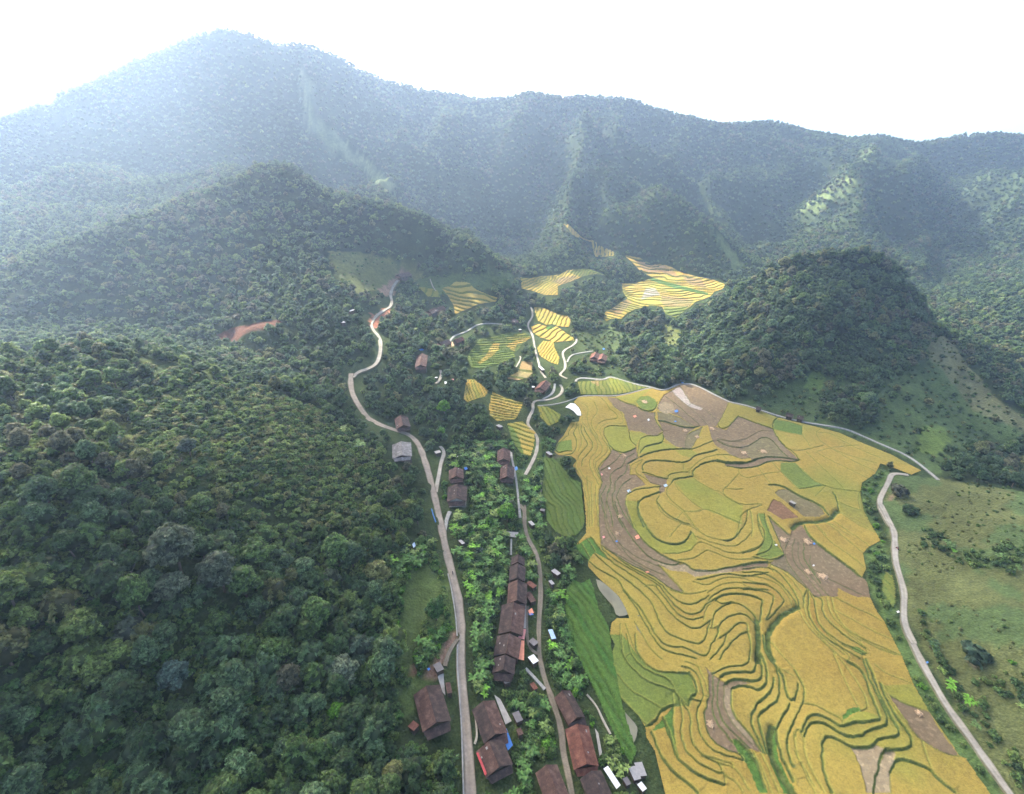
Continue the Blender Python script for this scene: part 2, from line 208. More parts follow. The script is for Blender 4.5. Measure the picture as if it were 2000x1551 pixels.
LN = """
1m 550,330 575,380 585,430 545,480 520,530 530,590 570,640 590,690
1t 420,340 480,370 495,410 480,470 490,540 530,620 580,680
1m 610,285 680,350 700,400 760,440 790,490 720,505 640,510 590,550 565,600
1t 680,285 740,370 820,430 835,500 830,550 740,540 680,540 620,570 600,620 640,700 700,770
1k 865,570 790,565 700,560 650,590 640,640 680,720 720,790 810,830 880,820 950,780
1t 440,480 430,520 460,560 540,650 590,700
1k 350,540 340,575 295,620 300,660 265,680 200,740 170,800 210,830 260,810 335,812
1k 385,530 385,580 345,630 370,680 385,730 370,800 335,840 250,850
1m 400,540 400,620 430,690 430,750 395,820
1k 430,560 420,600 455,690 500,740 450,800 400,860 390,900
1k 450,580 480,650 530,710 545,770 490,840 430,900 430,960
1m 500,580 560,680 590,740 580,810 510,880 505,950 540,1030 580,1110 600,1140
1m 590,700 640,770 620,840 540,900 545,960 580,1040 630,1110
1m 640,700 690,760 680,830 590,900 555,950 590,1020 625,1100
1k 700,770 720,820 690,870 600,950 590,990 610,1060 635,1120 600,1200 600,1330
1m 380,910 360,960 410,1040 440,1100 470,1250 500,1350 480,1550
1t 400,980 460,1080 520,1120
1m 530,1110 520,1200 530,1320 530,1550
1m 570,1140 560,1250 580,1400 590,1550
1t 480,1060 490,1200 510,1300 505,1550
1k 810,840 770,900 700,950 620,1000
1k 940,830 860,880 830,960 740,1000 700,1060 720,1130 680,1220
1k 980,880 880,920 865,1020 780,1080 750,1130 760,1180 720,1250 740,1350 830,1550
1k 905,1080 830,1130 790,1200 770,1260 800,1350 860,1450 930,1550
1k 670,1140 640,1210 610,1250 640,1350 660,1450
1k 715,1170 680,1230 670,1300 720,1430 730,1550
1m 890,1210 855,1280 860,1380 900,1480 960,1550
1k 1195,1155 1100,1170 1000,1180 950,1190 870,1240
1K 1195,1210 1080,1250 1000,1290 975,1360 990,1450 1040,1550
1m 1310,1125 1260,1190 1255,1240 1310,1300 1410,1380 1440,1410 1500,1500 1530,1550
1k 1185,1245 1160,1290 1180,1340 1250,1420 1360,1490 1480,1530
1t 1340,1120 1360,1180 1450,1260 1550,1350 1620,1380 1570,1410 1440,1405
1t 1620,1380 1700,1390 1850,1470 1980,1520
1t 1520,1075 1560,1110 1700,1190 1780,1210 1850,1260 2000,1350
1m 1200,1150 1110,1120 1030,1070 960,1030 950,980 1020,900
1k 1270,1080 1180,1070 1090,1030 1020,1020
1k 1270,1080 1280,1040 1380,1020 1470,1015
1K 1310,1120 1330,1085 1400,1075 1480,1060 1520,1060 1510,1010 1560,960 1640,920 1750,900 1850,930 2000,925
1K 1030,1000 1020,960 1060,910 1150,900 1280,910 1400,925 1480,910 1540,850 1640,830 1750,800
1K 1000,870 1060,840 1200,800 1350,790 1500,790
1K 1000,840 1030,780 1100,750 1230,730 1225,650
1k 1220,630 1170,665 1060,660 990,700 985,780 975,880 880,930
1k 890,600 900,700 960,760
1K 1180,515 1260,520 1350,560 1450,580 1540,580 1570,565
1k 1140,430 1150,520 1220,610
1k 760,285 850,340 960,365
1K 980,380 1020,410 1100,425 1160,390 1165,330
1t 1360,430 1400,480 1500,550 1540,570
1m 1240,270 1330,330 1450,440 1560,530 1590,570
1t 1310,220 1400,320 1540,430 1660,550
1m 1390,170 1440,250 1500,345 1470,370
1t 1500,345 1640,400 1740,500
1k 1865,330 1810,460 1740,570 1840,600 1930,500 1960,465
1t 1610,570 1570,670 1500,795
1t 1560,600 1450,650 1440,790
1k 1500,800 1640,740 1710,710
1m 1760,690 1850,710 2000,720
1m 1760,700 1850,750 2000,780
1t 1750,850 1900,850 2000,890
1m 1480,1060 1480,1000 1540,940 1620,880 1740,850
1t 1430,930 1420,1000
1m 900,1040 905,960 950,920 1020,895
2m 0,590 60,610 160,615 260,600 370,540 430,505 530,510
2k 0,600 100,660 230,680 330,650 430,575 500,575 560,620 610,690 690,770
2k 545,490 600,600 680,680 750,720 805,800
2K 350,800 460,765 600,770 700,780 790,800
2K 0,800 80,825 200,830 330,820 370,790
2K 100,850 230,880 410,860 490,810 620,800 720,815 800,800
2m 0,745 130,745 250,795 330,775
2t 60,760 140,820
2k 210,370 400,445 540,490
2K 595,385 550,420 545,480
2m 595,400 700,425 830,465
2t 835,460 825,540 880,620 910,670
2t 550,500 700,540 830,555
2m 740,705 820,710 940,680 1040,655
2t 980,715 1090,685 1240,665 1380,650
2t 1010,495 960,530 990,590 1040,640 1160,710 1290,790 1540,905
2t 870,720 950,800 1090,930 1200,1040 1250,1095
2t 540,820 620,910 710,1010 790,1085
2t 760,820 840,920 960,1010 1060,1050
2t 960,720 1100,800 1250,870 1470,975
2t 1120,690 1300,760 1560,830
2t 980,535 1080,530 1200,575 1260,610
2t 1090,530 1200,600 1400,700 1600,780
2t 215,880 210,930 290,985 450,935 630,915
2t 405,870 450,940 520,1030
2m 210,935 100,1060 40,1110 130,1190 240,1240 430,1230
2m 250,1080 180,1090 90,1075
2m 800,1080 900,1070 1010,1040 1060,1050 1130,1075 1220,1090 1390,1105
2t 1060,1050 960,1150
2m 1390,1105 1370,1180 1400,1280
2K 1130,1110 1160,1160 1190,1290
2t 1190,1210 1300,1260 1410,1285
2t 1190,1290 1400,1410 1560,1500
2K 500,1040 580,1040 680,1070 800,1150 1000,1230 1090,1330
2G 1180,1290 1110,1370 960,1400 800,1400 740,1460
2t 0,1320 130,1380 220,1410
2m 430,1240 320,1280 240,1330 220,1410 200,1500
2m 300,1290 300,1370 200,1550
2m 320,1290 350,1400 340,1550
2k 400,1330 400,1420 450,1550
2k 500,1350 600,1440 700,1530
2t 960,1420 1060,1530
2t 1070,1400 1300,1540
3K 730,0 735,120 800,240 880,350 960,400 1080,430 1160,410 1220,370 1250,300
3m 910,0 940,100 1040,170 1150,215 1230,240 1320,290 1380,340 1500,380 1640,390 1700,320 1720,210
3t 1010,0 1170,100 1260,240 1330,290
3t 1170,100 1290,105 1390,75 1500,120 1720,210
3t 1250,0 1350,75
3t 1160,110 1100,190
3t 1150,215 1090,290 1040,355
3m 1250,300 1300,370
3m 980,515 1130,515 1250,480 1310,400 1360,400 1480,450 1600,510 1720,515 1860,470 1950,420 1960,350 1900,200 1900,130
3m 1120,575 1250,570 1340,530 1390,480 1440,490 1580,550 1700,580 1850,570 2000,530
3m 1300,350 1480,420 1620,445 1720,430 1840,320 1850,240 1820,100
3k 1800,90 1790,200 1710,320 1640,390 1560,385
3k 610,0 610,80 680,250 780,390 900,490 980,540 1120,600 1200,610 1250,670 1320,685 1500,680 1650,640 1880,600 2000,590
3m 350,0 400,90 410,230 450,330 560,480
3m 420,0 420,200 480,330 570,440 700,540 850,600 990,650
3k 500,0 540,150 610,270 700,400 800,520 920,590 1080,630 1130,600
3t 350,150 350,300 380,420 480,500 600,590 660,625
3k 370,440 440,480 540,550 670,630 800,680 900,750 1050,860 1160,895
3m 930,620 1000,700 1090,790 1170,890
3m 570,450 650,560 800,650 980,720
3m 480,500 600,560 780,660 850,690
3k 180,420 260,560
3k 230,370 310,490
3k 270,350 440,570
3k 100,450 240,600
3k 240,570 330,660 450,720 560,790 590,880 680,970 780,1080 860,1250 940,1370 1040,1430 1200,1430 1310,1500 1420,1510 1440,1400 1500,1330 1510,1230
3k 300,510 440,640 570,740 700,830 800,930 880,1010 930,1180 1010,1290 1130,1350 1240,1390 1350,1400 1390,1340 1430,1170
3k 370,450 460,550 620,640 800,740 920,810 960,850 1050,990 1170,1090 1260,1110 1330,1090 1400,1000 1480,960
3k 440,570 600,680 740,770 860,870 940,950 1030,1080 1150,1190 1260,1250 1340,1240 1430,1165
3k 540,560 680,660 850,740 960,820 1080,960 1180,1010 1290,1010 1370,960 1420,930
3k 910,830 1000,960 1120,1110 1220,1160 1320,1150 1360,1130
3m 1050,870 1170,910 1280,910 1400,880
3k 580,870 700,1010 780,1160 880,1350 1000,1470 1150,1500 1300,1540
3m 690,1180 760,1280 850,1450 960,1550
3m 790,830 850,820 900,830 920,810
3t 880,1280 880,1240
3k 1310,770 1450,750 1560,710 1650,710 1740,740 1900,720 2000,700
3m 1270,790 1400,830 1520,760 1640,740 1780,760 1850,800 2000,820
3m 1410,900 1500,830 1620,800 1720,795 1820,850
3k 1420,970 1520,880 1660,850 1820,860 2000,870
3K 1490,965 1580,900 1780,905 1880,940 1950,970 1930,1050 1920,1180
3k 1500,970 1540,1010 1640,985 1760,1020 1860,1110 1890,1160
3k 1450,1230 1460,1110 1560,1020 1640,990
3k 1500,1330 1520,1210 1620,1120 1720,1100 1800,1120 1880,1200
3k 1530,1340 1600,1290 1700,1200 1790,1180 1800,1280 1830,1380 1820,1550
3k 1590,1310 1570,1400 1440,1540
3k 1800,1275 1740,1290 1660,1360 1560,1480 1530,1550
3m 1430,1240 1480,1240 1520,1220
3m 1370,1160 1380,1060 1440,1000
3G 1890,1170 1910,1280 1910,1400 1900,1550
3m 550,1200 560,1400 600,1550
3m 600,1200 640,1300 680,1400 750,1550
4k 150,130 160,220 220,300 210,400 150,470 0,510
4k 210,120 230,240 290,370 290,430 240,490 130,530
4k 100,550 250,580 350,560 405,520
4k 0,630 150,590 270,600
4k 260,160 340,350 400,510
4K 600,240 640,330 740,420 960,590 1160,740
4t 710,230 850,400 1000,500 1190,640
4t 820,200 950,320 1130,470 1220,540
4t 880,190 1020,290 1110,350 1240,440
4t 930,100 1050,180 1170,260 1310,310
4t 920,0 1040,60 1160,90
4m 460,360 410,470 430,580 520,720 700,930
4m 510,370 480,470 500,600 620,720 780,940
4m 540,400 540,570 640,700 840,930
4k 600,410 590,560 680,680 760,800
4m 700,680 900,790 1160,910
4m 660,520 650,620 720,720
4m 270,610 300,690
4k 280,620 450,700 560,800 640,860 600,900 600,1000
4k 0,660 150,640 280,650 400,740 480,850 540,960 560,1040
4k 0,700 170,690 300,750 400,830 480,930 550,1030
4m 0,740 130,730 260,770 380,830 440,920 480,1010
4k 0,800 60,800 180,810 290,840 380,930 410,980 350,1050 240,1160
4k 0,860 180,870 270,910 310,930 290,1020 230,1160
4m 400,700 520,810 600,960 590,1030
4G 540,1030 470,1060 360,1130 280,1240 240,1320 270,1500 300,1550
4m 540,1050 590,1150 680,1270 850,1420 900,1500
4m 590,1010 640,1180 750,1310 1000,1500
4k 640,860 640,1000 640,1100 700,1230 850,1370 960,1430 1150,1540
4k 660,900 700,990 720,1160 770,1250 960,1400 1100,1440 1200,1500
4k 710,930 790,970 770,1080 840,1180 1000,1320 1110,1380 1200,1440
4m 820,940 840,1080 960,1230 1150,1370
4m 860,930 880,1040 900,1100 1000,1260 1160,1350 1540,1500
4m 880,930 1000,1000 1180,1080 1360,1170
4t 900,1070 1100,1180 1300,1290 1460,1350
4t 1150,1360 1350,1450 1560,1510
5k 320,0 320,150 350,260 450,360 560,460 700,510 820,550
5k 360,0 400,180 480,290 600,370 780,440 820,510
5k 450,0 460,180 560,310 700,380 900,380 980,370
5t 400,190 350,240
5K 980,370 1040,480 1060,590 990,620 975,700
5m 830,550 900,650 975,710
5m 280,400 400,550 560,640 720,740
5K 550,900 640,860 700,750 820,690
5m 230,540 470,780 560,900
5k 900,320 1000,330 1080,430 1110,560 1110,640 1060,720 1050,820 1080,980 1180,1120 1340,1190 1500,1230
5m 940,270 1060,310 1120,440 1170,600
5k 1170,620 1120,780 1150,960 1220,1060 1340,1130 1470,1160 1500,1230
5t 1120,600 1170,610
5k 830,560 880,620 910,780 890,950 920,1110 1010,1220 1140,1310 1310,1370
5k 900,660 960,730 1000,860 980,960 1010,1080 1100,1190 1280,1260 1290,1340
5k 990,640 1090,650
5m 1100,1190 1400,1260 1400,1290
5K 720,820 790,970 830,1150 920,1280 1100,1400 1320,1470
5K 610,960 700,1200 850,1370 1000,1490 1060,1550
5m 820,560 820,900 840,1080
5m 1310,1370 1320,1450
5m 1290,1270 1400,1290 1480,1380 1560,1530
5m 1320,1390 1420,1430 1500,1550
5k 1215,400 1215,600 1200,750 1260,880 1400,1050
5k 1275,440 1250,560 1260,760 1330,890 1560,1110
5m 1320,480 1310,620 1340,780 1430,920 1600,1070
5k 1390,520 1380,700 1440,840 1570,970 1700,1150
5k 1200,385 1250,380 1300,340 1420,320 1520,310 1570,260 1580,100 1560,0
5K 1280,420 1330,385 1450,370 1600,380 1640,300 1650,160
5K 1330,480 1370,450 1450,440 1560,460 1640,470 1690,420 1690,280 1650,170
5K 1400,520 1500,495 1580,520 1650,550 1720,500 1740,420 1720,300 1680,180
5K 1800,420 1800,500 1740,610 1650,670 1600,760 1580,850 1620,970 1720,1160
5K 1740,1160 1660,900 1650,790 1720,740 1850,640 1870,460 1820,300 1740,200 1700,0
5K 1960,680 1940,740 1880,820 1820,940 1850,1130 1980,1400 2000,1430
5K 2000,630 1970,650 1930,600 1900,420 1850,350
5K 2000,860 1950,960 1920,1080 1960,1250 2000,1300
5t 1770,60 1900,240 2000,330
5t 1850,340 2000,410
5G 1790,900 1760,1000 1770,1160 1860,1330 2000,1550
5m 1600,1160 1720,1400 1780,1550
5m 1680,1170 1850,1550
5K 1440,1030 1620,1200 1720,1500
6k 0,350 70,460 105,560 100,680 50,750 0,860
6K 35,480 40,560 10,640
6m 100,680 200,700 330,770 460,840 465,880
6K 70,960 110,850 170,795 240,790 340,830 440,910 490,900 620,860 690,870 840,845 845,790 740,560 700,400 620,320 520,270
6K 100,1000 130,900 200,860 300,870 420,950 520,1000 640,1010 720,950 880,900 920,860 920,780 800,560 720,400 680,240
6K 370,1550 300,1400 265,1200 280,1060 320,1000 400,1010 560,1100 720,1120 790,1060 830,1020 980,1010 1025,960 1020,900 930,780 840,600 700,240
6K 880,1140 1090,1120 1160,1080 1140,980 1000,830 900,650 840,490
6K 770,1550 820,1300 850,1180 900,1130
6K 940,1350 980,1240 1050,1210 1200,1270 1330,1320 1380,1390 1560,1540
6t 940,1550 940,1350
6m 1250,1040 1290,1180 1330,1310
6m 850,510 900,600 1000,750 1200,1000 1260,1040 1400,1130 1500,1180 1670,1200
6t 380,190 480,430 620,700
6m 440,240 550,370 660,540 730,720 650,750
6m 240,0 350,130 470,240 530,270
6m 320,0 400,90 540,200 540,270
6m 460,100 640,190 720,190
6m 530,0 640,80 710,170
6t 790,310 900,390 1150,480
6t 930,610 1100,690 1300,750
6t 590,0 760,110 880,170 1050,210
6m 10,1000 40,920 80,980 110,1200 200,1400 300,1550
6t 0,960 20,1180 100,1350 200,1550
6t 0,1140 60,1250 200,1480
"""
# plots: kind of cover, outline.  b bare brown, s stubble, r reddish, g green rice, y yellow-green rice, v vegetables/rank green, w wet pale mud
PL = """
1b 680,285 760,290 850,340 960,370 1010,410 1100,430 1150,430 1150,520 1220,610 1160,665 1060,650 1000,620 890,610 870,540 840,440 760,390
1b 1180,350 1230,260 1310,220 1390,160 1500,150 1640,210 1860,325 1810,460 1740,570 1650,560 1540,580 1400,480 1300,440 1170,400
1w 1310,220 1390,180 1500,345 1620,390 1590,410 1470,370 1340,260
1s 1170,360 1230,330 1320,350 1350,430 1250,450 1190,420
1b 1180,515 1350,565 1540,580 1450,650 1440,790 1350,770 1230,680 1220,610
1d 1560,600 1610,570 1570,670 1500,795 1440,790 1450,650
1d 1170,430 1300,450 1400,490 1540,575 1350,560 1180,515
2b 0,480 90,505 210,370 400,445 540,490 600,600 680,680 805,800 700,810 600,800 490,810 410,860 230,880 80,850 80,825 330,820 330,780 240,790 130,745 0,640
1b 1660,555 1740,575 1840,605 1930,500 2000,480 2000,890 1900,840 1740,760 1700,690
2d 430,580 500,575 690,770 600,770 440,770 350,790 240,700 330,650
1b 810,840 960,770 985,880 900,930 900,1040 960,1040 1060,1140 950,1170 880,1210 855,1280 860,1380 900,1480 960,1550 600,1550 600,1200 635,1120 610,1060 590,990 690,870 730,790
3b 350,0 610,0 680,250 780,390 900,490 1120,600 1250,670 1500,680 1650,640 1880,600 2000,590 2000,640 1700,690 1500,700 1300,740 1200,690 1050,680 930,620 1000,700 1170,890 1050,860 900,750 670,630 440,480 370,430 345,200
3s 930,600 1080,625 1200,610 1250,670 1500,680 1650,650 1650,690 1500,710 1290,745 1200,690 1050,680
1b 1030,1030 1180,1070 1265,1085 1240,1200 1190,1230 1190,1150 1100,1120
4b 250,150 350,250 470,330 490,220 520,200 580,230 640,330 740,420 960,590 1160,740 1210,760 1250,940 1100,930 930,850 930,940 850,930 700,940 640,860 450,700 280,620 270,600 400,520 340,350
2r 550,1180 620,1210 800,1360 640,1380 490,1290
2d 600,1090 690,1080 820,1160 1000,1240 1060,1320 1000,1350 850,1350 700,1230 560,1120
5b 1130,320 1200,385 1270,440 1330,480 1450,440 1580,480 1500,495 1400,520 1380,700 1440,840 1570,970 1700,1150 1560,1120 1470,1160 1340,1130 1220,1060 1150,960 1120,780 1170,620 1170,400
5s 1320,520 1390,520 1380,700 1440,840 1570,970 1640,1110 1430,920 1340,780 1310,620
6s 560,1100 720,1120 790,1060 870,1130 850,1180 820,1300 770,1550 710,1550 640,1280
6s 900,1130 990,1150 980,1240 940,1350 940,1550 780,1550 830,1300
6b 920,600 1100,690 1320,760 1400,900 1600,1180 1500,1180 1260,1040 1200,1000
1g 200,720 330,700 340,800 210,830 160,810
4g 150,120 210,120 290,370 405,520 250,580 130,530 210,400 220,300
5g 320,0 460,180 560,310 700,380 980,370 1060,590 975,700 820,700 700,750 560,900 230,540 60,0
1y 640,590 700,565 870,575 900,700 950,780 880,820 810,830 700,770
1y 900,620 1060,640 1000,700 985,700 960,760 900,700
1y 1000,700 1060,660 1170,665 1220,640 1230,730 1350,770 1340,790 1200,800 1010,840 985,780
1y 1340,800 1500,795 1560,840 1480,880 1400,850
1y 1130,430 770,290 900,260 1060,210 1120,200 980,300 960,370
1g 960,330 1000,280 1080,270 1150,310 1165,370 1100,420 1010,400
2g 560,400 700,425 830,465 830,555 550,500
2g 620,820 760,820 960,1010 1060,1050 800,1085 620,910
1y 1340,1110 1520,1075 1700,1190 1860,1270 2000,1350 2000,1540 1850,1470 1620,1380 1450,1260
3y 605,0 730,0 740,130 800,240 880,350 960,400 1080,430 1230,380 1260,300 1310,380 1250,480 1130,515 980,515 900,490 780,390 680,250
3v 100,450 180,400 230,370 270,350 440,570 300,500 240,600
6y 850,510 1150,485 1320,745 1100,690 930,610
6y 470,880 650,750 840,800 840,845 690,870 560,880
6v 470,800 560,720 620,710 650,750 560,790 470,850
6v 520,120 630,130 720,190 660,200
5v 1790,880 1840,900 1830,1130 1900,1300 2000,1480 2000,1550 1900,1550 1770,1250 1740,1050
5v 600,960 720,820 830,690 820,900 840,1080 900,1240 790,1020 740,900
5v 1390,1020 1460,1030 1620,1200 1750,1550 1660,1550 1540,1270 1500,1230
"""
CV = {'gold': (.272, .207, .047), 'b': (.160, .121, .070), 's': (.23, .185, .11), 'r': (.165, .098, .055), 'd': (.150, .130, .065), 'g': (.125, .165, .036),
      'y': (.215, .210, .040), 'v': (.075, .150, .030), 'w': (.28, .25, .21), 'bank': (.085, .115, .032), 'bund': (.120, .125, .035)}
LK = {'K': (.85, .36), 'k': (.50, .23), 'm': (.32, .19), 't': (.10, .17), 'G': (-1.2, 1.1)}   # drop, half width in metres
def field_mesh_data(outline, lines, plots, gs, base='gold', seed=3, auto=None):
    OP = ground(outline)[:, :2]
    x0, y0 = OP.min(0) - 4; x1, y1 = OP.max(0) + 4
    nx = int((x1 - x0) / gs) + 1; ny = int((y1 - y0) / gs) + 1
    X, Y = np.meshgrid(x0 + np.arange(nx) * gs, y0 + np.arange(ny) * gs, indexing='ij')
    ins = inpoly(X, Y, OP)
    wx = fbm(X, Y, 2.2, 91, 2) * .35; wy = fbm(X, Y, 2.2, 95, 2) * .35        # banks wander a little
    disp = np.zeros_like(X); bank = np.zeros_like(X); gul = np.zeros_like(X); solid = np.zeros(X.shape, bool); bline = np.zeros_like(X); rim = np.zeros_like(X)
    up = np.array([.5, .87])
    for tag, kd, P in lines:
        A, hw = LK[kd]; q = ground(smooth_line(px(tag, P)))[:, :2]
        Rr = 7.0 if A > .3 or A < 0 else 2.0
        a0 = max(0, int((q[:, 0].min() - Rr - x0) / gs)); a1 = min(nx, int((q[:, 0].max() + Rr - x0) / gs) + 2)
        b0 = max(0, int((q[:, 1].min() - Rr - y0) / gs)); b1 = min(ny, int((q[:, 1].max() + Rr - y0) / gs) + 2)
        if a1 <= a0 or b1 <= b0: continue
        D = np.full((a1 - a0, b1 - b0), 99.0); SG = np.zeros_like(D); EN = np.ones_like(D)
        nq = len(q)
        for i in range(nq - 1):
            p, r = q[i], q[i + 1]; dd = r - p; Ls = np.hypot(*dd)
            if Ls < .01: continue
            c0 = max(a0, int((min(p[0], r[0]) - Rr - x0) / gs)); c1 = min(a1, int((max(p[0], r[0]) + Rr - x0) / gs) + 2)
            e0 = max(b0, int((min(p[1], r[1]) - Rr - y0) / gs)); e1 = min(b1, int((max(p[1], r[1]) + Rr - y0) / gs) + 2)
            if c1 <= c0 or e1 <= e0: continue
            XX = X[c0:c1, e0:e1] + wx[c0:c1, e0:e1] - p[0]; YY = Y[c0:c1, e0:e1] + wy[c0:c1, e0:e1] - p[1]
            t = (XX * dd[0] + YY * dd[1]) / Ls ** 2; tc = np.clip(t, 0, 1)
            ex = XX - tc * dd[0]; ey = YY - tc * dd[1]; d = np.hypot(ex, ey)
            nrm = np.array([-dd[1], dd[0]]) / Ls; f = nrm @ up
            s = (XX * nrm[0] + YY * nrm[1]); s = np.sign(s) * (1 if f > 0 else -1) * min(1, abs(f) * 1.6 + .15)
            sub = (slice(c0 - a0, c1 - a0), slice(e0 - b0, e1 - b0)); m = d < D[sub]
            D[sub] = np.where(m, d, D[sub]); SG[sub] = np.where(m, s, SG[sub])
            end = ((i == 0) & (t < 0)) | ((i == nq - 2) & (t > 1))
            EN[sub] = np.where(m, np.where(end, np.clip(1 - d / 2, 0, 1), 1), EN[sub])
        sl_ = (slice(a0, a1), slice(b0, b1))
        if A > 0:
            z = SG * A / 2 * np.where(D > hw, np.exp(-(D - hw) / 3.2), D / hw) * EN
            bank[sl_] = np.maximum(bank[sl_], np.clip((hw - D) / .25 + .5, 0, 1) * (D < 5) * (1 if kd in 'Kk' else .72))
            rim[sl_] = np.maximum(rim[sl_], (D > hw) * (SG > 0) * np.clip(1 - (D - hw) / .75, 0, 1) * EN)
            bline[sl_] = np.maximum(bline[sl_], (D < hw + .1) * EN)
        else:
            z = A * np.exp(-(D / 1.9) ** 2); gul[sl_] = np.maximum(gul[sl_], np.clip((hw - D) / .5 + .5, 0, 1))
        disp[sl_] += np.where(D < Rr, z, 0) * np.clip((Rr - D) / 2, 0, 1)
    if auto is not None:
        (nxv, nyv), spc, A, hw, wrp = auto
        Sx = (X * nxv + Y * nyv) / spc + wrp * fbm(X, Y, spc * 5, seed, 3)
        fr = Sx - np.floor(Sx); dd = np.minimum(fr, 1 - fr) * spc; z = (.5 - fr) * A; z = np.where((1 - fr) * spc < hw, A * (.5 - (1 - fr) * spc / hw), z)
        disp += z * (1 if nyv > 0 else -1); kb = np.where(fr < .5, fr * spc < hw * .25, (1 - fr) * spc < hw * 1.5); bank = np.maximum(bank, kb * 1.0); bline = np.maximum(bline, kb)
        plot_id = np.floor(Sx).astype(int)
    col = np.zeros(X.shape + (3,)); col[:] = CV[base]; cls = np.zeros(X.shape, int)
    code = {'gold_lit': 0, 'mix': 0, 'fz': 1, 'veg': 2, 'gold': 0, 'y': 0, 'b': 1, 's': 1, 'r': 1, 'd': 1, 'w': 1, 'g': 2, 'v': 3, 'bank': 3}
    cls[:] = code[base]
    crop = np.where(cls == 1, 0, 1.0)
    for tag, kd, P in plots:
        q = ground(px(tag, P))[:, :2]; m = inpoly(X + wx, Y + wy, q)
        col[m] = CV[kd]; cls[m] = code[kd]; crop[m] = {0: 1, 1: 0, 2: .8, 3: .6}[code[kd]]
    # tint every plot between the banks a little differently
    lab = label_regions((bline < .5) & ins) if auto is None else (plot_id % 997)
    rs = np.random.RandomState(seed); rt = rs.normal(0, 1, (int(lab.max()) + 2, 2))
    lt = rt[lab]; v1 = 1 + .07 * lt[..., 0]; hsh = .06 * lt[..., 1]
    lo = fbm(X, Y, 26, seed + 5, 3)
    col = col * (v1 * (1 + .15 * lo + .16 * fbm(X, Y, 1.3, seed + 9, 2)))[..., None]
    col[..., 0] *= 1 + hsh - .06 * lo; col[..., 1] *= 1 + .02 * lo
    gold = (cls == 0)
    gr = np.clip(fbm(X, Y, 34, seed + 40, 3) - .12, 0, 1)[..., None] * 1.1
    col = np.where(gold[..., None], col * (1 - np.minimum(gr, .75)) + np.array(CV['y']) * [.78, 1, 1] * np.minimum(gr, .75), col)
    st = (cls == 1) & (vnoise(X, Y, .8, 5) > .78); col[st] *= 1.35
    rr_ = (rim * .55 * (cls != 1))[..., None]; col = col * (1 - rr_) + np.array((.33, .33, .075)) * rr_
    g = np.array(CV['bank']) * (1 + .5 * fbm(X, Y, 2.5, 61, 3))[..., None]
    if auto is not None: g = g * .6 + col * .4 * [.7, .9, .7]
    b2 = np.where((cls == 0)[..., None], .30 * col * [.75, 1, .8] + .62 * g, g * .85)
    wgt = np.clip(bank + gul, 0, 1)[..., None]; thick = (bank > .9)[..., None]
    col = col * (1 - wgt) + np.where(thick | (gul > .3)[..., None], g, b2) * wgt
    cls = np.where((bank > .9) | (gul > .3), 3, cls)
    edge = edge_fade(ins, int(3.5 / gs), gs)
    Z = H(X, Y) + .30 + edge * (disp + crop * .32 * (1 - np.clip(bank * 1.1 + gul, 0, 1)) + .10 * fbm(X, Y, 1.0, 7, 2) + .18 * gul * fbm(X, Y, 1.6, 8, 2) * 3)
    return dict(X=X, Y=Y, Z=Z, ins=ins, col=col, cls=cls, OP=OP, x0=x0, y0=y0, gs=gs)
def label_regions(m):
    """connected regions by label spreading on a coarse copy"""
    k = 2; c = m[::k, ::k]; L = np.arange(1, c.size + 1).reshape(c.shape) * c
    for it in range(160):
        old = L.copy()
        for ax in (0, 1):
            for rev in (1, -1):
                # running maximum within regions, doubling steps
                A = np.moveaxis(L, ax, 0)[::rev]; M = np.moveaxis(c, ax, 0)[::rev]
                cur = A[0].copy()
                for i in range(1, A.shape[0]):
                    cur = np.where(M[i], np.maximum(np.where(M[i - 1], cur, 0), A[i]), 0); A[i] = cur
        if (old == L).all(): break
    u, inv = np.unique(L, return_inverse=True); inv = inv.reshape(L.shape)
    return np.repeat(np.repeat(inv, k, 0), k, 1)[:m.shape[0], :m.shape[1]]
def edge_fade(ins, n, gs):
    n = max(1, n); d = ins.astype(float); acc = d.copy(); cur = ins.copy()
    for _ in range(n):
        c = cur.copy(); c[1:] &= cur[:-1]; c[:-1] &= cur[1:]; c[:, 1:] &= cur[:, :-1]; c[:, :-1] &= cur[:, 1:]
        cur = c; acc += cur
    return np.clip(acc / (n + 1), 0, 1)
# ------------------------------------------------------------------ mesh and material helpers
C = S.collection
def mesh_np(name, V, F, mats, attrs=None, smooth=False, mat_idx=None):
    V = np.asarray(V, np.float32); F = np.asarray(F, np.int32)
    me = bpy.data.meshes.new(name); me.vertices.add(len(V)); me.vertices.foreach_set('co', V.ravel())
    k = F.shape[1]; me.loops.add(F.size); me.loops.foreach_set('vertex_index', F.ravel())
    me.polygons.add(len(F)); me.polygons.foreach_set('loop_start', np.arange(0, F.size, k, dtype=np.int32))
    if mat_idx is not None: me.polygons.foreach_set('material_index', np.asarray(mat_idx, np.int32))
    me.update(calc_edges=True)
    for m in (mats if isinstance(mats, (list, tuple)) else [mats]): me.materials.append(m)
    for an, arr in (attrs or {}).items():
        arr = np.asarray(arr, np.float32)
        if arr.ndim == 2:
            a = me.attributes.new(an, 'FLOAT_COLOR', 'POINT'); a.data.foreach_set('color', np.hstack([arr, np.ones((len(arr), 1), np.float32)]).astype(np.float32).ravel())
        else:
            a = me.attributes.new(an, 'FLOAT', 'POINT'); a.data.foreach_set('value', arr)
    me.polygons.foreach_set('use_smooth', np.full(len(F), bool(smooth)))
    return me
def link(name, me, parent=None, loc=None):
    o = bpy.data.objects.new(name, me); C.objects.link(o)
    if parent is not None: o.parent = parent
    if loc is not None: o.location = loc
    return o
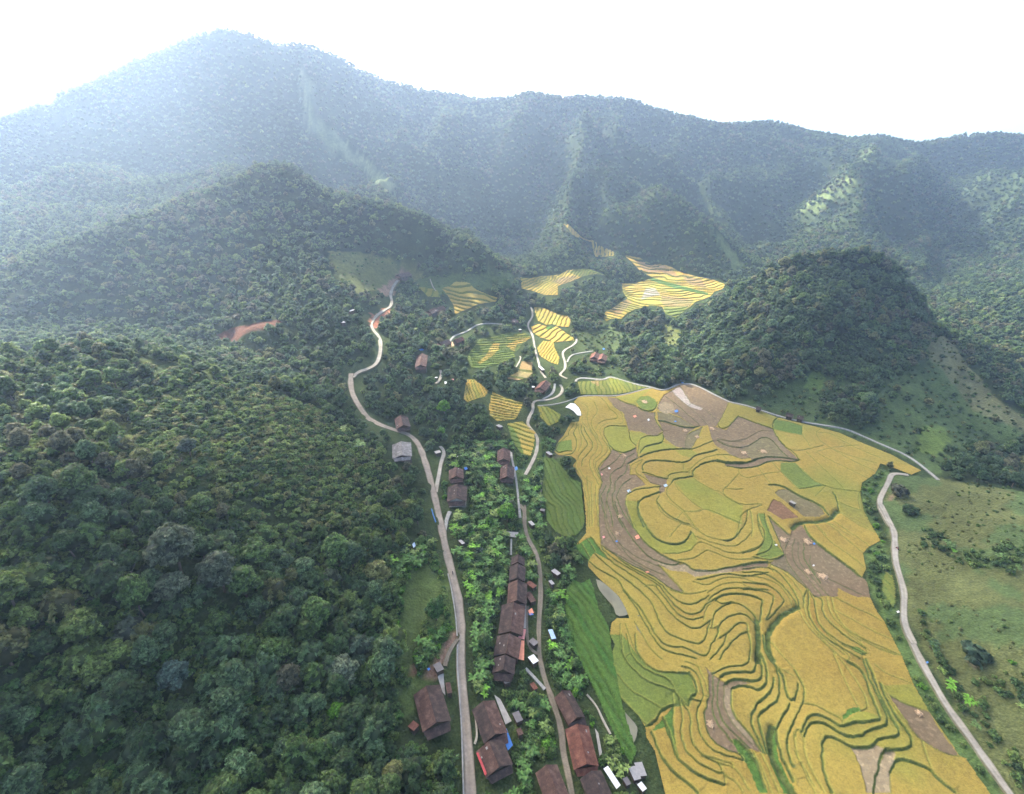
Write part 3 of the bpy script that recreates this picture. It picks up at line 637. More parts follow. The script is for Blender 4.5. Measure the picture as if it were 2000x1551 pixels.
def tag(o, label=None, cat=None, group=None, kind=None):
    if label: o['label'] = label
    if cat: o['category'] = cat
    if group: o['group'] = group
    if kind: o['kind'] = kind
    return o
def empty(name, loc, label, cat, group=None, rz=0.0):
    o = bpy.data.objects.new(name, None); C.objects.link(o); o.location = loc; o.rotation_euler = (0, 0, rz); o.empty_display_size = .5
    return tag(o, label, cat, group)
def node(nt, t, **kw):
    n = nt.nodes.new(t)
    for k, v in kw.items(): setattr(n, k, v)
    return n
def mat(name, col, rough=.9, spec=.2, noise=None, attr=None, bump=None, coord='Object', extra=None):
    """principled surface; colour = constant or mesh attribute, broken by noise of given scale/amount"""
    m = bpy.data.materials.new(name); m.use_nodes = True; t = m.node_tree; p = t.nodes['Principled BSDF']
    p.inputs['Roughness'].default_value = rough; p.inputs['Specular IOR Level'].default_value = spec
    tc = node(t, 'ShaderNodeNewGeometry'); src = None
    if attr:
        a = node(t, 'ShaderNodeAttribute', attribute_name=attr); src = a.outputs['Color']
    if noise:
        for sc, am in noise:
            n = node(t, 'ShaderNodeTexNoise'); n.inputs['Scale'].default_value = sc; n.inputs['Detail'].default_value = 3
            t.links.new(tc.outputs['Position'], n.inputs['Vector'])
            mr = node(t, 'ShaderNodeMapRange'); mr.inputs['From Min'].default_value = .3; mr.inputs['From Max'].default_value = .7
            mr.inputs['To Min'].default_value = 1 - am; mr.inputs['To Max'].default_value = 1 + am
            t.links.new(n.outputs['Fac'], mr.inputs['Value'])
            mx = node(t, 'ShaderNodeMix', data_type='RGBA', blend_type='MULTIPLY'); mx.inputs[0].default_value = 1
            if src is None: mx.inputs[6].default_value = (*col, 1)
            else: t.links.new(src, mx.inputs[6])
            t.links.new(mr.outputs[0], mx.inputs[7]); src = mx.outputs[2]
    if src is None: p.inputs['Base Color'].default_value = (*col, 1)
    else: t.links.new(src, p.inputs['Base Color'])
    if bump:
        n = node(t, 'ShaderNodeTexNoise'); n.inputs['Scale'].default_value = bump[0]; n.inputs['Detail'].default_value = 3
        t.links.new(tc.outputs['Position'], n.inputs['Vector'])
        b = node(t, 'ShaderNodeBump'); b.inputs['Strength'].default_value = 1; b.inputs['Distance'].default_value = bump[1]
        t.links.new(n.outputs['Fac'], b.inputs['Height']); t.links.new(b.outputs[0], p.inputs['Normal'])
    return m
M = {}
M['field'] = mat('field cover', None, .95, .05, [(1.6, .16), (4.5, .14)], 'col', (3.0, .25))
M['soil'] = mat('bare soil', None, .95, .05, [(.5, .10), (3.0, .12)], 'col', (2.0, .12))
M['bank'] = mat('grassy bank', None, .95, .05, [(.7, .20), (3.0, .25)], 'col', (1.6, .5))
M['terrain'] = mat('grass and soil ground', None, .95, .05, [(.06, .15), (.3, .22), (1.4, .28)], 'col', (.9, .8))
M['road'] = mat('worn concrete', None, .85, .2, [(.15, .10), (1.1, .14), (6, .08)], 'col')
M['road_far'] = mat('pale dusty concrete', None, .85, .2, [(.2, .14), (1.5, .12)], 'col')
M['path'] = mat('trodden path', None, .95, .1, [(.3, .18), (2, .18)], 'col')
M['kerb'] = mat('grey concrete edge', (.30, .30, .28), .9, .2, [(.8, .2)])
M['water'] = mat('silty pond water', (.17, .165, .105), .3, .4, [(.12, .25)])
# ------------------------------------------------------------------ fields
LINES = []
for ln in LN.strip().split('\n'):
    h, rest = ln.split(' ', 1); LINES.append((h[0], h[1], rest))
PLOTS = []
for ln in PL.strip().split('\n'):
    h, rest = ln.split(' ', 1); PLOTS.append((h[0], h[1], rest))
def nrm(tg, a, b, n):
    q = ground(px(tg, a + ' ' + b))[:, :2]; d = q[1] - q[0]; L = np.hypot(*d); return (tuple(d / L), L / n)
CV['gold_lit'] = (.38, .28, .06); CV['veg'] = (.105, .150, .035); CV['mix'] = (.15, .165, .04); CV['fz'] = (.27, .19, .08)  # far terrace gold has sunlit brightness, lost to haze, put into its colour
AUTO = [  # name, outline, base, normal span, plots, drop
 ('7', "150,810 230,805 330,880 380,920 340,980 230,1010 170,1040 120,1000", 'gold_lit', ("140,930", "330,930", 6), [], 1.3),
 ('7', "400,920 500,970 620,1010 720,1040 700,1080 640,1200 450,1220 380,1160 370,1080 390,1000", 'gold_lit', ("450,1200", "560,980", 9), [], 1.3),
 ('7', "545,1240 700,1215 830,1320 820,1450 790,1560 700,1550 600,1420", 'gold_lit', ("620,1500", "820,1300", 6), [('7', 'g', "545,1240 620,1300 680,1420 720,1550 690,1550 600,1420")], .6),
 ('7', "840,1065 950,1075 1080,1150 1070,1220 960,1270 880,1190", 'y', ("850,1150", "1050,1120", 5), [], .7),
 ('7', "810,100 900,105 1050,170 1150,190 1180,240 1160,300 1050,290 990,270 940,280 850,240", 'gold_lit', ("815,170", "1170,230", 9), [], .9),
 ('7', "780,290 860,265 940,290 1050,295 1150,370 1200,400 1210,430 1000,450 970,430 870,400 800,350", 'gold_lit', ("790,300", "1150,420", 7), [('7', 'v', "930,300 980,280 1040,275 1000,310 940,330")], 1.0),
 ('7', "840,500 900,430 1010,440 1020,500 1070,600 1050,670 960,640 870,580", 'gold_lit', ("860,560", "1060,600", 7), [], 1.2),
 ('7', "280,410 420,390 560,350 740,355 795,400 700,470 660,530 620,555 640,590 500,650 300,710 200,690 165,620 170,560", 'g', ("250,450", "420,660", 11),
  [('7', 'gold_lit', "400,480 430,455 480,460 470,520 400,590 290,665 265,650 350,570"), ('7', 'y', "540,400 700,355 745,370 700,420 560,430"), ('7', 'gold_lit', "540,480 620,440 780,390 790,420 650,470 620,540")], 1.2),
 ('7', "690,630 800,640 805,750 750,800 650,822 540,800 655,730", 'fz', ("700,640", "680,820", 2), [], .5),
 ('B', "780,190 860,150 940,155 990,200 1060,230 1112,245 1100,272 1000,285 860,345 850,290 820,240", 'gold_lit', ("850,340", "930,180", 7), [], 1.3),
 ('B', "640,180 760,200 780,245 700,240", 'y', ("640,200", "770,230", 3), [], .6),
 ('8', "70,540 250,530 400,520 480,480 560,475 680,475 800,520 820,535 600,545 540,570 400,620 400,700 290,700 170,660 80,640", 'gold_lit', ("100,560", "340,690", 11),
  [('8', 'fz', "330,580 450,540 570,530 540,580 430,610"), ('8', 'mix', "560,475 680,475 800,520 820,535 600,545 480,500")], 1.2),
 ('8', "420,110 470,90 560,150 700,215 760,250 850,300 900,330 880,360 720,362 700,300 690,240 600,200 520,180", 'gold_lit', ("450,100", "880,350", 16), [], 1.6),
 ('8', "970,350 1100,370 1250,430 1400,460 1500,510 1620,540 1750,560 1850,600 1840,640 1760,670 1720,715 1600,755 1550,800 1420,900 1330,865 1300,800 1200,790 1080,820 1000,860 950,905 870,905 820,930 790,900 810,840 900,790 1000,730 960,670 950,590 1090,590 1220,550 1100,480", 'gold_lit', ("1200,800", "1230,480", 15),
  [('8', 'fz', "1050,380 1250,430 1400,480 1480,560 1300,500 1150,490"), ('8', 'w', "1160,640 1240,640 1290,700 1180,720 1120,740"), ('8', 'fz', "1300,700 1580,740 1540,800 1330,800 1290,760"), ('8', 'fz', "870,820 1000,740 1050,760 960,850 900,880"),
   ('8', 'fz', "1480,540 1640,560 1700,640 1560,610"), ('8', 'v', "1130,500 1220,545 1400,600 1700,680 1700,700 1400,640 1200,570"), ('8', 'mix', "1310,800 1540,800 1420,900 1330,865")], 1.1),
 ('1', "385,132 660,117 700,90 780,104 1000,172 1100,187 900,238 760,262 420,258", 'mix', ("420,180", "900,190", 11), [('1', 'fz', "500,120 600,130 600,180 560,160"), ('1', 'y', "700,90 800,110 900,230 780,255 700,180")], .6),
 ('4', "1385,675 1470,730 1500,830 1500,1000 1470,1060 1400,980 1345,860 1350,780", 'mix', ("1345,900", "1500,900", 2), [], .2),
 ('P', "1106,1150 1118,1132 1135,1140 1152,1130 1160,1150 1170,1190 1190,1225 1200,1300 1222,1400 1245,1470 1232,1500 1200,1440 1150,1330 1112,1260 1102,1190", 'v', ("1102,1250", "1200,1215", 8), [], .8),
 ('1', "60,870 160,880 240,965 350,1085 425,1120 465,1500 450,1560 380,1640 260,1650 170,1600 90,1500 75,1350 40,1200 60,1000", 'veg', ("60,1300", "460,1250", 9), [], .7),
]

FIELDS = [field_mesh_data(FIELD, LINES, PLOTS, .31)]
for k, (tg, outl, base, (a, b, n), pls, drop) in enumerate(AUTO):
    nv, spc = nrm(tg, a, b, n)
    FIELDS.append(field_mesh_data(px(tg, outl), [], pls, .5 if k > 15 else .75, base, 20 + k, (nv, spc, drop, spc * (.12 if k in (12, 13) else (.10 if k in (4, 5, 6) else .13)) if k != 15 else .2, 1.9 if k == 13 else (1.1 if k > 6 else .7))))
CLS = [('ripe_rice', 'stuff', 'field', 'ripe golden rice on the terraces'), ('harvested_paddy', 'structure', 'soil', 'cut brown paddy with stubble and mud'),
       ('green_rice', 'stuff', 'field', 'still green rice on the terraces'), ('grass_bank', 'stuff', 'bank', 'grassy bank between the rice terraces')]
def build_fields():
    acc = {c: ([], [], [], 0) for c in range(4)}
    for fi, f in enumerate(FIELDS):
        nx, ny = f['X'].shape; idx = np.arange(nx * ny).reshape(nx, ny)
        quad = np.stack([idx[:-1, :-1], idx[1:, :-1], idx[1:, 1:], idx[:-1, 1:]], -1)
        ok = f['ins'][:-1, :-1] & f['ins'][1:, 1:] & f['ins'][1:, :-1] & f['ins'][:-1, 1:]
        V = np.stack([f['X'].ravel(), f['Y'].ravel(), f['Z'].ravel() + .015 * fi], 1); Cc = np.clip(f['col'].reshape(-1, 3), .005, .9)
        for c in range(4):
            q = quad[ok & (f['cls'][:-1, :-1] == c)]
            if not len(q): continue
            u, inv = np.unique(q, return_inverse=True)
            Vs, Fs, Cs, n = acc[c]; Vs.append(V[u]); Cs.append(Cc[u]); Fs.append(inv.reshape(q.shape) + n); acc[c] = (Vs, Fs, Cs, n + len(u))
    for c, (nm, kd, mt, lb) in enumerate(CLS):
        Vs, Fs, Cs, n = acc[c]
        if n:
            o = link(nm, mesh_np(nm, np.vstack(Vs), np.vstack(Fs), M[mt], {'col': np.vstack(Cs)}, smooth=True)); tag(o, lb, 'field' if c == 1 else ('grass' if c == 3 else 'rice'), kind=kd)
build_fields()
# ------------------------------------------------------------------ terrain sheet
def axis(a, b, n0, n1, fine, coarse):
    return np.unique(np.round(np.concatenate([np.arange(a, n0, coarse), np.arange(n0, n1, fine), np.arange(n1, b + coarse, coarse)]), 2))
ax = axis(GX0, GX1, -280, 440, 2.4, 8.0); ay = axis(GY0, GY1, 30, 540, 2.4, 8.0)
TX, TY = np.meshgrid(ax, ay, indexing='ij')
TZ = H(TX, TY) + .5 * fbm(TX, TY, 9, 41, 3) * np.clip((TX < 20).astype(float) + (H(TX, TY) > 20), 0, 1)
TU, TV, TD = proj(TX, TY, TZ)
ZONES = [
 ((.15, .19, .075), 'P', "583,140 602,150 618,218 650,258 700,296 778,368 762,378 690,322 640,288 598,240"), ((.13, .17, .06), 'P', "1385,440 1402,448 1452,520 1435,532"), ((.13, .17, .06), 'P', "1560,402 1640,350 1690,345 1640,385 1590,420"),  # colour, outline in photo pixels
 ((.048, .068, .024), 'P', "600,1600 760,1100 830,1060 800,860 700,760 700,560 980,520 1200,560 1200,700 1130,760 1120,1000 1240,1400 1300,1600"),
 ((.150, .165, .050), 'P', "640,488 720,496 800,515 830,540 770,560 700,572 655,545"),
 ((.090, .130, .040), 'P', "820,540 1000,530 1010,560 860,575 800,560"),
 ((.115, .055, .034), 'P', "416,656 450,643 500,632 548,624 545,637 500,648 470,664 425,668"),
 ((.30, .20, .13), 'P', "735,568 765,548 785,528 803,526 800,540 778,552 765,575 742,578"),
 ((.34, .15, .09), 'P', "722,610 730,618 742,605 756,604 770,616 755,628 735,640 724,640"),
 ((.075, .115, .040), 'P', "1450,790 1560,740 1700,640 1800,620 1850,660 1890,710 1950,780 2050,850 2050,920 1850,910 1830,930 1700,860"),
 ((.13, .14, .065), 'P', "1800,640 1850,660 1890,710 1950,780 2050,850 2050,870 1900,800 1840,720 1800,690"),
 ((.13, .20, .045), 'P', "1575,735 1590,722 1612,728 1610,755 1590,772 1572,765"),
 ((.13, .19, .045), 'P', "1790,850 1810,832 1845,835 1855,860 1830,890 1800,880"),
 ((.090, .125, .050), 'P', "1190,640 1250,655 1300,690 1260,720 1190,700"),
 ((.13, .15, .05), 'P', "1290,625 1330,650 1320,690 1290,670"),
 ((.110, .125, .046), 'P', "1735,925 1850,938 2100,975 2900,1000 3200,2600 1990,1600 1850,1350 1765,1200 1748,1080 1720,990"),
 ((.085, .135, .040), 'P', "1690,910 1740,925 1700,990 1735,1080 1750,1200 1840,1350 1985,1600 1930,1600 1780,1340 1700,1150 1680,1000"),
 ((.19, .13, .09), 'P', "1735,960 1742,960 1735,1000 1730,1005"), ((.20, .135, .10), 'P', "1885,1275 1905,1285 1925,1310 1900,1300"),
 ((.085, .120, .036), 'P', "770,1110 850,1085 885,1160 895,1240 870,1290 800,1400 740,1340 790,1200"),
 ((.095, .115, .038), 'P', "250,770 420,750 600,790 680,880 620,960 430,960 300,900 220,830"),
 ((.22, .12, .08), 'P', "800,1300 822,1302 815,1325 802,1320"), ((.24, .15, .10), 'P', "826,1310 850,1290 870,1240 885,1235 880,1262 862,1300 850,1330 830,1328"),
 ((.075, .12, .035), 'P', "1000,890 1060,850 1120,880 1060,1000 1050,1120 1020,1120 1010,980"),
 ((.10, .10, .055), 'P', "1080,855 1100,850 1110,890 1080,900"),
 ((.22, .18, .13), 'P', "1160,738 1185,742 1170,750"),
]
tcol = np.zeros(TX.shape + (3,)); tcol[:] = (.038, .058, .022)
gt = np.clip(fbm(TX, TY, 60, 51, 3) + .1, 0, 1)[..., None]
tcol = tcol * (1 - gt * .6) + np.array((.075, .095, .03)) * gt * .6
jx = 5 * fbm(TX, TY, 12, 61, 2); jy = 5 * fbm(TX, TY, 12, 67, 2)
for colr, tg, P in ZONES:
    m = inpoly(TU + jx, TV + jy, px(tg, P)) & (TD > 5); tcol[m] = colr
pat = fbm(TX, TY, 14, 71, 4)
tcol *= (1 + .35 * pat)[..., None]
rh = inpoly(TU, TV, px('P', "1735,925 1850,938 2100,975 2900,1000 3200,2600 1990,1600 1850,1350 1765,1200 1748,1080 1720,990"))
gm = (rh & (fbm(TX, TY, 20, 83, 3) > .08)); tcol[gm] = np.array((.085, .125, .045)) * (1 + .3 * pat[gm])[:, None]
low = np.zeros(TX.shape, bool)
BLOCK = np.zeros(TX.shape, bool)
for f in FIELDS:
    i = np.clip(np.round((TX - f['x0']) / f['gs']).astype(int), 0, f['ins'].shape[0] - 1); j = np.clip(np.round((TY - f['y0']) / f['gs']).astype(int), 0, f['ins'].shape[1] - 1)
    m = f['ins'][i, j] & (TX > f['x0']) & (TY > f['y0']) & (TX < f['X'][-1, 0]) & (TY < f['Y'][0, -1]); BLOCK |= m
low = BLOCK.copy(); low[1:] &= BLOCK[:-1]; low[:-1] &= BLOCK[1:]; low[:, 1:] &= BLOCK[:, :-1]; low[:, :-1] &= BLOCK[:, 1:]
l2 = low.copy(); l2[1:] &= low[:-1]; l2[:-1] &= low[1:]; l2[:, 1:] &= low[:, :-1]; l2[:, :-1] &= low[:, 1:]
TZ = TZ - 3.0 * l2
POND = [('3', "320,760 370,780 470,860 560,950 620,1080 630,1120 520,1135 490,1030 400,930 340,850", 'long silty pond lying between the vegetable strips and the golden terraces'),
        ('5', "235,690 290,690 380,790 470,900 475,960 440,1070 400,1060 350,960 290,850", 'muddy pond below the green rice nearest the lower houses'),
        ('1', "25,1050 40,1060 45,1150 35,1250 20,1330 5,1330 10,1200", 'narrow dark pond behind the small hut')]
idx = np.arange(TX.size).reshape(TX.shape)
tf = np.stack([idx[:-1, :-1], idx[1:, :-1], idx[1:, 1:], idx[:-1, 1:]], -1).reshape(-1, 4)
tag(link('terrain', mesh_np('terrain', np.stack([TX.ravel(), TY.ravel(), TZ.ravel()], 1), tf, M['terrain'], {'col': tcol.reshape(-1, 3)}, smooth=True)), 'forest floor, grass slopes and mountain sides around the valley', 'terrain', kind='structure')
for tg, P, lb in POND:
    q = ground(smooth_line(np.vstack([px(tg, P), px(tg, P)[:1]]), 1)[:-1]); z = q[:, 2].mean() + .42
    q[:, 2] = np.maximum(H(q[:, 0], q[:, 1]) + .38, z - .25) if len(q) else z
    c = q.mean(0); V = np.vstack([q, c]); n = len(q)
    F = np.array([(i, (i + 1) % n, n) for i in range(n)])
    tag(link('pond', mesh_np('pond', V, F, M['water'], smooth=True)), lb, 'pond', kind='structure')
# ------------------------------------------------------------------ roads and paths
SEE = []
BLK = np.zeros((1000, 1000), bool); BX0, BY0, BS = -300.0, 20.0, .8       # cells kept free of plants
def block_line(q, r):
    for a, b in zip(q[:-1], q[1:]):
        n = max(1, int(np.hypot(*(b - a)[:2]) / .5))
        for k in range(n + 1):
            p = a + (b - a) * k / n; i0 = int((p[0] - r - BX0) / BS); i1 = int((p[0] + r - BX0) / BS) + 1; j0 = int((p[1] - r - BY0) / BS); j1 = int((p[1] + r - BY0) / BS) + 1
            if i1 > 0 and j1 > 0: BLK[max(0, i0):i1, max(0, j0):j1] = True
RC = {'road': ((.30, .258, .21), (.14, .12, .07)), 'road_far': ((.38, .35, .29), (.15, .14, .08)), 'path': ((.215, .18, .14), (.10, .11, .05)), 'kerb': ((.27, .27, .25), (.2, .2, .17)), 'water': ((.15, .14, .1), (.15, .14, .1))}
def ribbon(name, P, width, mt, label, cat='road', lift=.38, up=0.0, joints=0.0, kind='structure', clear=1.2, wob=.3):
    q = ground(smooth_line(P, 2), up)[:, :2]
    L = np.r_[0, np.cumsum(np.hypot(*np.diff(q, axis=0).T))]; n = max(2, int(L[-1] / 1.2)); s = np.linspace(0, L[-1], n)
    x = np.interp(s, L, q[:, 0]); y = np.interp(s, L, q[:, 1]); tx = np.gradient(x); ty = np.gradient(y); ln = np.hypot(tx, ty) + 1e-9; nx_, ny_ = -ty / ln, tx / ln
    z = H(x, y); k = np.ones(7) / 7; z = np.convolve(np.pad(z, 3, mode='edge'), k, 'valid') + lift
    hw = width / 2 * (1 + wob * (vnoise(s, s * 0, 6, 3) - .5))
    rows = []
    for off, dz in ((-1.15, -1.1), (-1.0, -.03), (-.62, .0), (0, .03), (.62, .0), (1.0, -.03), (1.15, -1.1)):
        rows.append(np.stack([x + nx_ * hw * off, y + ny_ * hw * off, np.maximum(z, H(x + nx_ * hw * off, y + ny_ * hw * off) + .25 * (lift / .38)) + dz], 1))
    V = np.stack(rows, 1).reshape(-1, 3); i = np.arange(n - 1)[:, None] * 7 + np.arange(6)[None, :]; i = i.ravel()
    F = np.stack([i, i + 7, i + 8, i + 1], 1)
    cb, ce = np.array(RC[mt][0]), np.array(RC[mt][1]); nn = vnoise(s, s * 0, 5, 17)[:, None]; colr = np.zeros((n, 7, 3))
    for r_, wv in enumerate((1, .75, .0, .22, .0, .75, 1)): f_ = np.clip(wv + .5 * (vnoise(s, s * 0 + r_ * 9, 3, 21 + r_)[:, None] - .5) * (wv > .1), 0, 1); colr[:, r_] = (cb * (.86 + .24 * nn - .10 * (np.arange(n) % 4 == 0)[:, None])) * (1 - f_) + ce * f_
    if kind != 'structure': colr[:] = cb
    o = link(name, mesh_np(name, V, F, M[mt], {'col': colr.reshape(-1, 3)}, smooth=False)); tag(o, label, cat, kind=kind); SEE.append((np.stack([x, y, z], 1), width))
    block_line(np.stack([x, y], 1), width / 2 + clear)
    return np.stack([x, y, z], 1)
MAIN = px('P', "686,730 684,750 690,775 705,800 720,820 745,832 775,842 800,850 818,868 830,900 840,935 850,975 858,1010 864,1040 872,1080 883,1120 893,1160 899,1200 901,1250 899,1300 903,1350 908,1400 913,1450 917,1500 919,1575")
main_c = ribbon('road', MAIN, 3.5, 'road', 'worn grey concrete road running down the left side of the village', clear=1.6)
ribbon('road', px('P', "688,738 700,727 718,722 736,712 742,695 744,675 741,658 728,645 724,632 735,617 752,606 763,600 766,588 762,577 768,560 778,548 800,533"), 2.9, 'road_far', 'pale road winding up to the building site above the village', clear=1.6)
ribbon('road', np.vstack([px('2', "1870,942 1750,926 1700,940 1680,1000 1640,1080 1600,1150 1585,1220 1610,1300 1660,1380 1720,1480"), px('4', "1470,-5 1340,0 1360,80 1430,190 1480,290 1490,400 1485,500 1500,620 1550,780 1580,900 1575,1020 1575,1180 1620,1300 1700,1440")[1:], px('6', "1120,0 1200,180 1320,400 1480,680 1640,900 1800,1120 1990,1390"), px('P', "1988,1575")]), 2.5, 'road_far', 'narrow pale concrete road between the grass hill and the golden terraces')
village_c = ribbon('path', px('A', "745,-40 775,0 770,60 790,150 840,230 858,320 862,450 852,600 848,750 870,880 905,980 940,1080 975,1190 985,1330 1010,1430 1040,1600"), 2.1, 'path', 'narrow earth and concrete lane running past the long row of houses', 'path', clear=.8)
ribbon('path', px('A', "848,785 820,770 795,740 783,660 785,560 790,520"), 1.3, 'path', 'short yard path along the right side of the row houses', 'path', clear=.4)
ribbon('path', px('A', "778,862 830,915 885,978"), 1.2, 'kerb', 'grey slab path joining the row houses to the lane', 'path', clear=.4)
ribbon('path', np.vstack([px('1', "372,130 380,105 440,90 640,115 700,80 760,95 870,130 1000,165 1100,180 1210,215 1280,200 1380,150 1500,150 1600,190 1750,270 1860,320"), px('2', "110,225 280,260 450,315 600,365 840,425 1050,455 1260,490 1400,550 1600,640 1850,745 2000,850"), px('P', "1833,938")]), 1.8, 'kerb', 'long grey canal path curving along the foot of the wooded hill', 'path')
ribbon('canal', px('1', "0,365 150,355 300,320 420,268 560,266 750,272 900,243 1060,198 1115,188"), 1.0, 'kerb', 'narrow grey concrete canal crossing above the white plastic sheet', 'canal', clear=.6)
ribbon('road', px('7', "785,100 800,150 800,200 755,260 760,310 805,380 815,460 835,550 855,620 880,730 930,795"), 1.9, 'road_far', 'pale lane descending between the middle terraces to the lone house', clear=1.5)
ribbon('road', np.vstack([px('7', "1070,860 1100,910 1060,970 960,1010 860,1010 800,1030 810,1100 760,1190 750,1250 800,1310 850,1370 850,1450 833,1540"), px('P', "1036,910 1026,928")]), 2.2, 'road_far', 'bright winding lane left of the white plastic sheet', clear=1.5)
ribbon('path', px('7', "1020,850 1012,910 980,960 900,1000"), 1.8, 'kerb', 'short grey path loop beside the lone house', 'path')
ribbon('road', px('7', "1230,410 1230,440 1190,480 1110,520 1090,560 1120,640 1120,710 1060,760 1100,785 1140,800"), 2.0, 'road_far', 'pale lane climbing right of the middle terraces', clear=1.5)
ribbon('path', px('7', "1390,530 1260,550 1170,570 1138,640"), 1.4, 'kerb', 'thin path from the two red roofed houses to the lane', 'path')
ribbon('path', px('7', "-10,440 20,395 60,370 160,340 240,280 350,255 500,270"), 1.8, 'kerb', 'grey path above the green terraces', 'path')
ribbon('stream', px('5', "470,-190 478,-60 500,60 560,150 640,240 740,282 815,300"), 2.0, 'water', 'narrow silty ditch curving round the lower golden terraces', 'stream', .35, clear=.3)
ribbon('path', px('C', "395,615 440,660 450,720 410,820 390,950 350,1150 342,1215"), 2.2, 'road_far', 'short pale track forking off the main road', 'path')
ribbon('path', px('A', "362,0 345,40 328,110"), 2.0, 'kerb', 'concrete ramp from the road up to a house yard', 'path')
ribbon('path', px('A', "405,705 380,735 350,790 335,850"), 1.5, 'path', 'steep side path leaving the road to the lone left house', 'path')
ribbon('path', px('C', "1305,680 1350,850 1380,1000 1400,1150 1420,1350 1440,1550"), 1.2, 'kerb', 'narrow walkway in front of the upper pair of houses', 'path')
ribbon('path', px('C', "1500,1380 1505,1450 1500,1550"), 1.5, 'path', 'red earth lane coming down beside the walkway', 'path')
ribbon('path', px('A', "1115,1005 1170,1070 1200,1140 1245,1225"), .8, 'road_far', 'thin white concrete channel right of the lower houses', 'path')
ribbon('path', px('5', "420,1400 470,1460 530,1545"), .8, 'path', 'thin footpath below the lower sheds', 'path')
ribbon('path', px('A', "500,1100 508,1180 512,1240 498,1278"), .7, 'road_far', 'thin pale drain beside the main road', 'path')
ribbon('path', px('A', "700,150 698,240"), .9, 'kerb', 'short path above the top row house', 'path')
ribbon('path', px('7', "675,580 690,600 640,690"), 1.2, 'road_far', 'short white path beside the bare brown plot', 'path')
ribbon('path', px('B', "775,665 782,690 770,730 748,745"), 2.0, 'road_far', 'curved white path among the sheds in the trees', 'path')
ribbon('path', px('P', "840,545 845,560 852,570"), 1.2, 'road_far', 'thin white path above the upper left rice', 'path')
# ------------------------------------------------------------------ plants: models
def leaf_mat(name, base, trans=.32, attr='tint'):
    m = bpy.data.materials.new(name); m.use_nodes = True; t = m.node_tree; p = t.nodes['Principled BSDF']; out = t.nodes['Material Output']
    p.inputs['Roughness'].default_value = .62; p.inputs['Specular IOR Level'].default_value = .28
    a = node(t, 'ShaderNodeAttribute', attribute_name=attr, attribute_type='INSTANCER')
    l = node(t, 'ShaderNodeAttribute', attribute_name='lv')
    mx = node(t, 'ShaderNodeMix', data_type='RGBA', blend_type='MULTIPLY'); mx.inputs[0].default_value = 1
    t.links.new(a.outputs['Color'], mx.inputs[6])
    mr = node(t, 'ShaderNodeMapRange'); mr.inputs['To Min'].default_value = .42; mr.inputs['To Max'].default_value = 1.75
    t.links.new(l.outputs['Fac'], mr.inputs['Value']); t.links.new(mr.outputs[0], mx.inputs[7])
    g = node(t, 'ShaderNodeNewGeometry'); n = node(t, 'ShaderNodeTexNoise'); n.inputs['Scale'].default_value = .55; n.inputs['Detail'].default_value = 2
    t.links.new(g.outputs['Position'], n.inputs['Vector'])
    m2 = node(t, 'ShaderNodeMapRange'); m2.inputs['From Min'].default_value = .3; m2.inputs['From Max'].default_value = .7; m2.inputs['To Min'].default_value = .72; m2.inputs['To Max'].default_value = 1.28
    t.links.new(n.outputs['Fac'], m2.inputs['Value'])
    m3 = node(t, 'ShaderNodeMix', data_type='RGBA', blend_type='MULTIPLY'); m3.inputs[0].default_value = 1
    t.links.new(mx.outputs[2], m3.inputs[6]); t.links.new(m2.outputs[0], m3.inputs[7])
    t.links.new(m3.outputs[2], p.inputs['Base Color'])
    tr = node(t, 'ShaderNodeBsdfTranslucent'); t.links.new(m3.outputs[2], tr.inputs['Color'])
    ms = node(t, 'ShaderNodeMixShader'); ms.inputs[0].default_value = trans
    t.links.new(p.outputs[0], ms.inputs[1]); t.links.new(tr.outputs[0], ms.inputs[2]); t.links.new(ms.outputs[0], out.inputs['Surface'])
    return m
M['leaf'] = leaf_mat('leaves', None)
M['bark'] = mat('grey brown bark', (.16, .13, .10), .9, .1, [(2, .3)])
def quads(P, N, size, rs, asp=1.0, jit=.6):
    """leaf-clump faces centred at P, roughly facing N"""
    n = len(P); N = N + rs.normal(0, jit, (n, 3)); N /= np.linalg.norm(N, axis=1)[:, None] + 1e-9
    r = rs.normal(0, 1, (n, 3)); T = np.cross(N, r); T /= np.linalg.norm(T, axis=1)[:, None] + 1e-9; B = np.cross(N, T)
    s = (size * rs.uniform(.6, 1.3, n))[:, None]; a = T * s * asp; b = B * s / asp
    V = np.stack([P - a, P - b * .55, P + a, P + b * .55], 1)
    V[:, 1] += N * s * .15; V[:, 3] += N * s * .15
    return V.reshape(-1, 3), np.arange(4 * n).reshape(n, 4), np.repeat(rs.rand(n), 4)
def blob(c, r, rs, sub=1, flat=1.0):
    bm = bmesh.new(); bmesh.ops.create_icosphere(bm, subdivisions=sub, radius=1)
    V = np.array([v.co[:] for v in bm.verts]); F = np.array([[v.index for v in f.verts] for f in bm.faces]); bm.free()
    V = V * (1 + .15 * rs.normal(0, 1, (len(V), 1))) * np.array([r, r, r * flat]) + c
    return V, F
def tri2quad(F): return np.hstack([F, F[:, 2:3]])
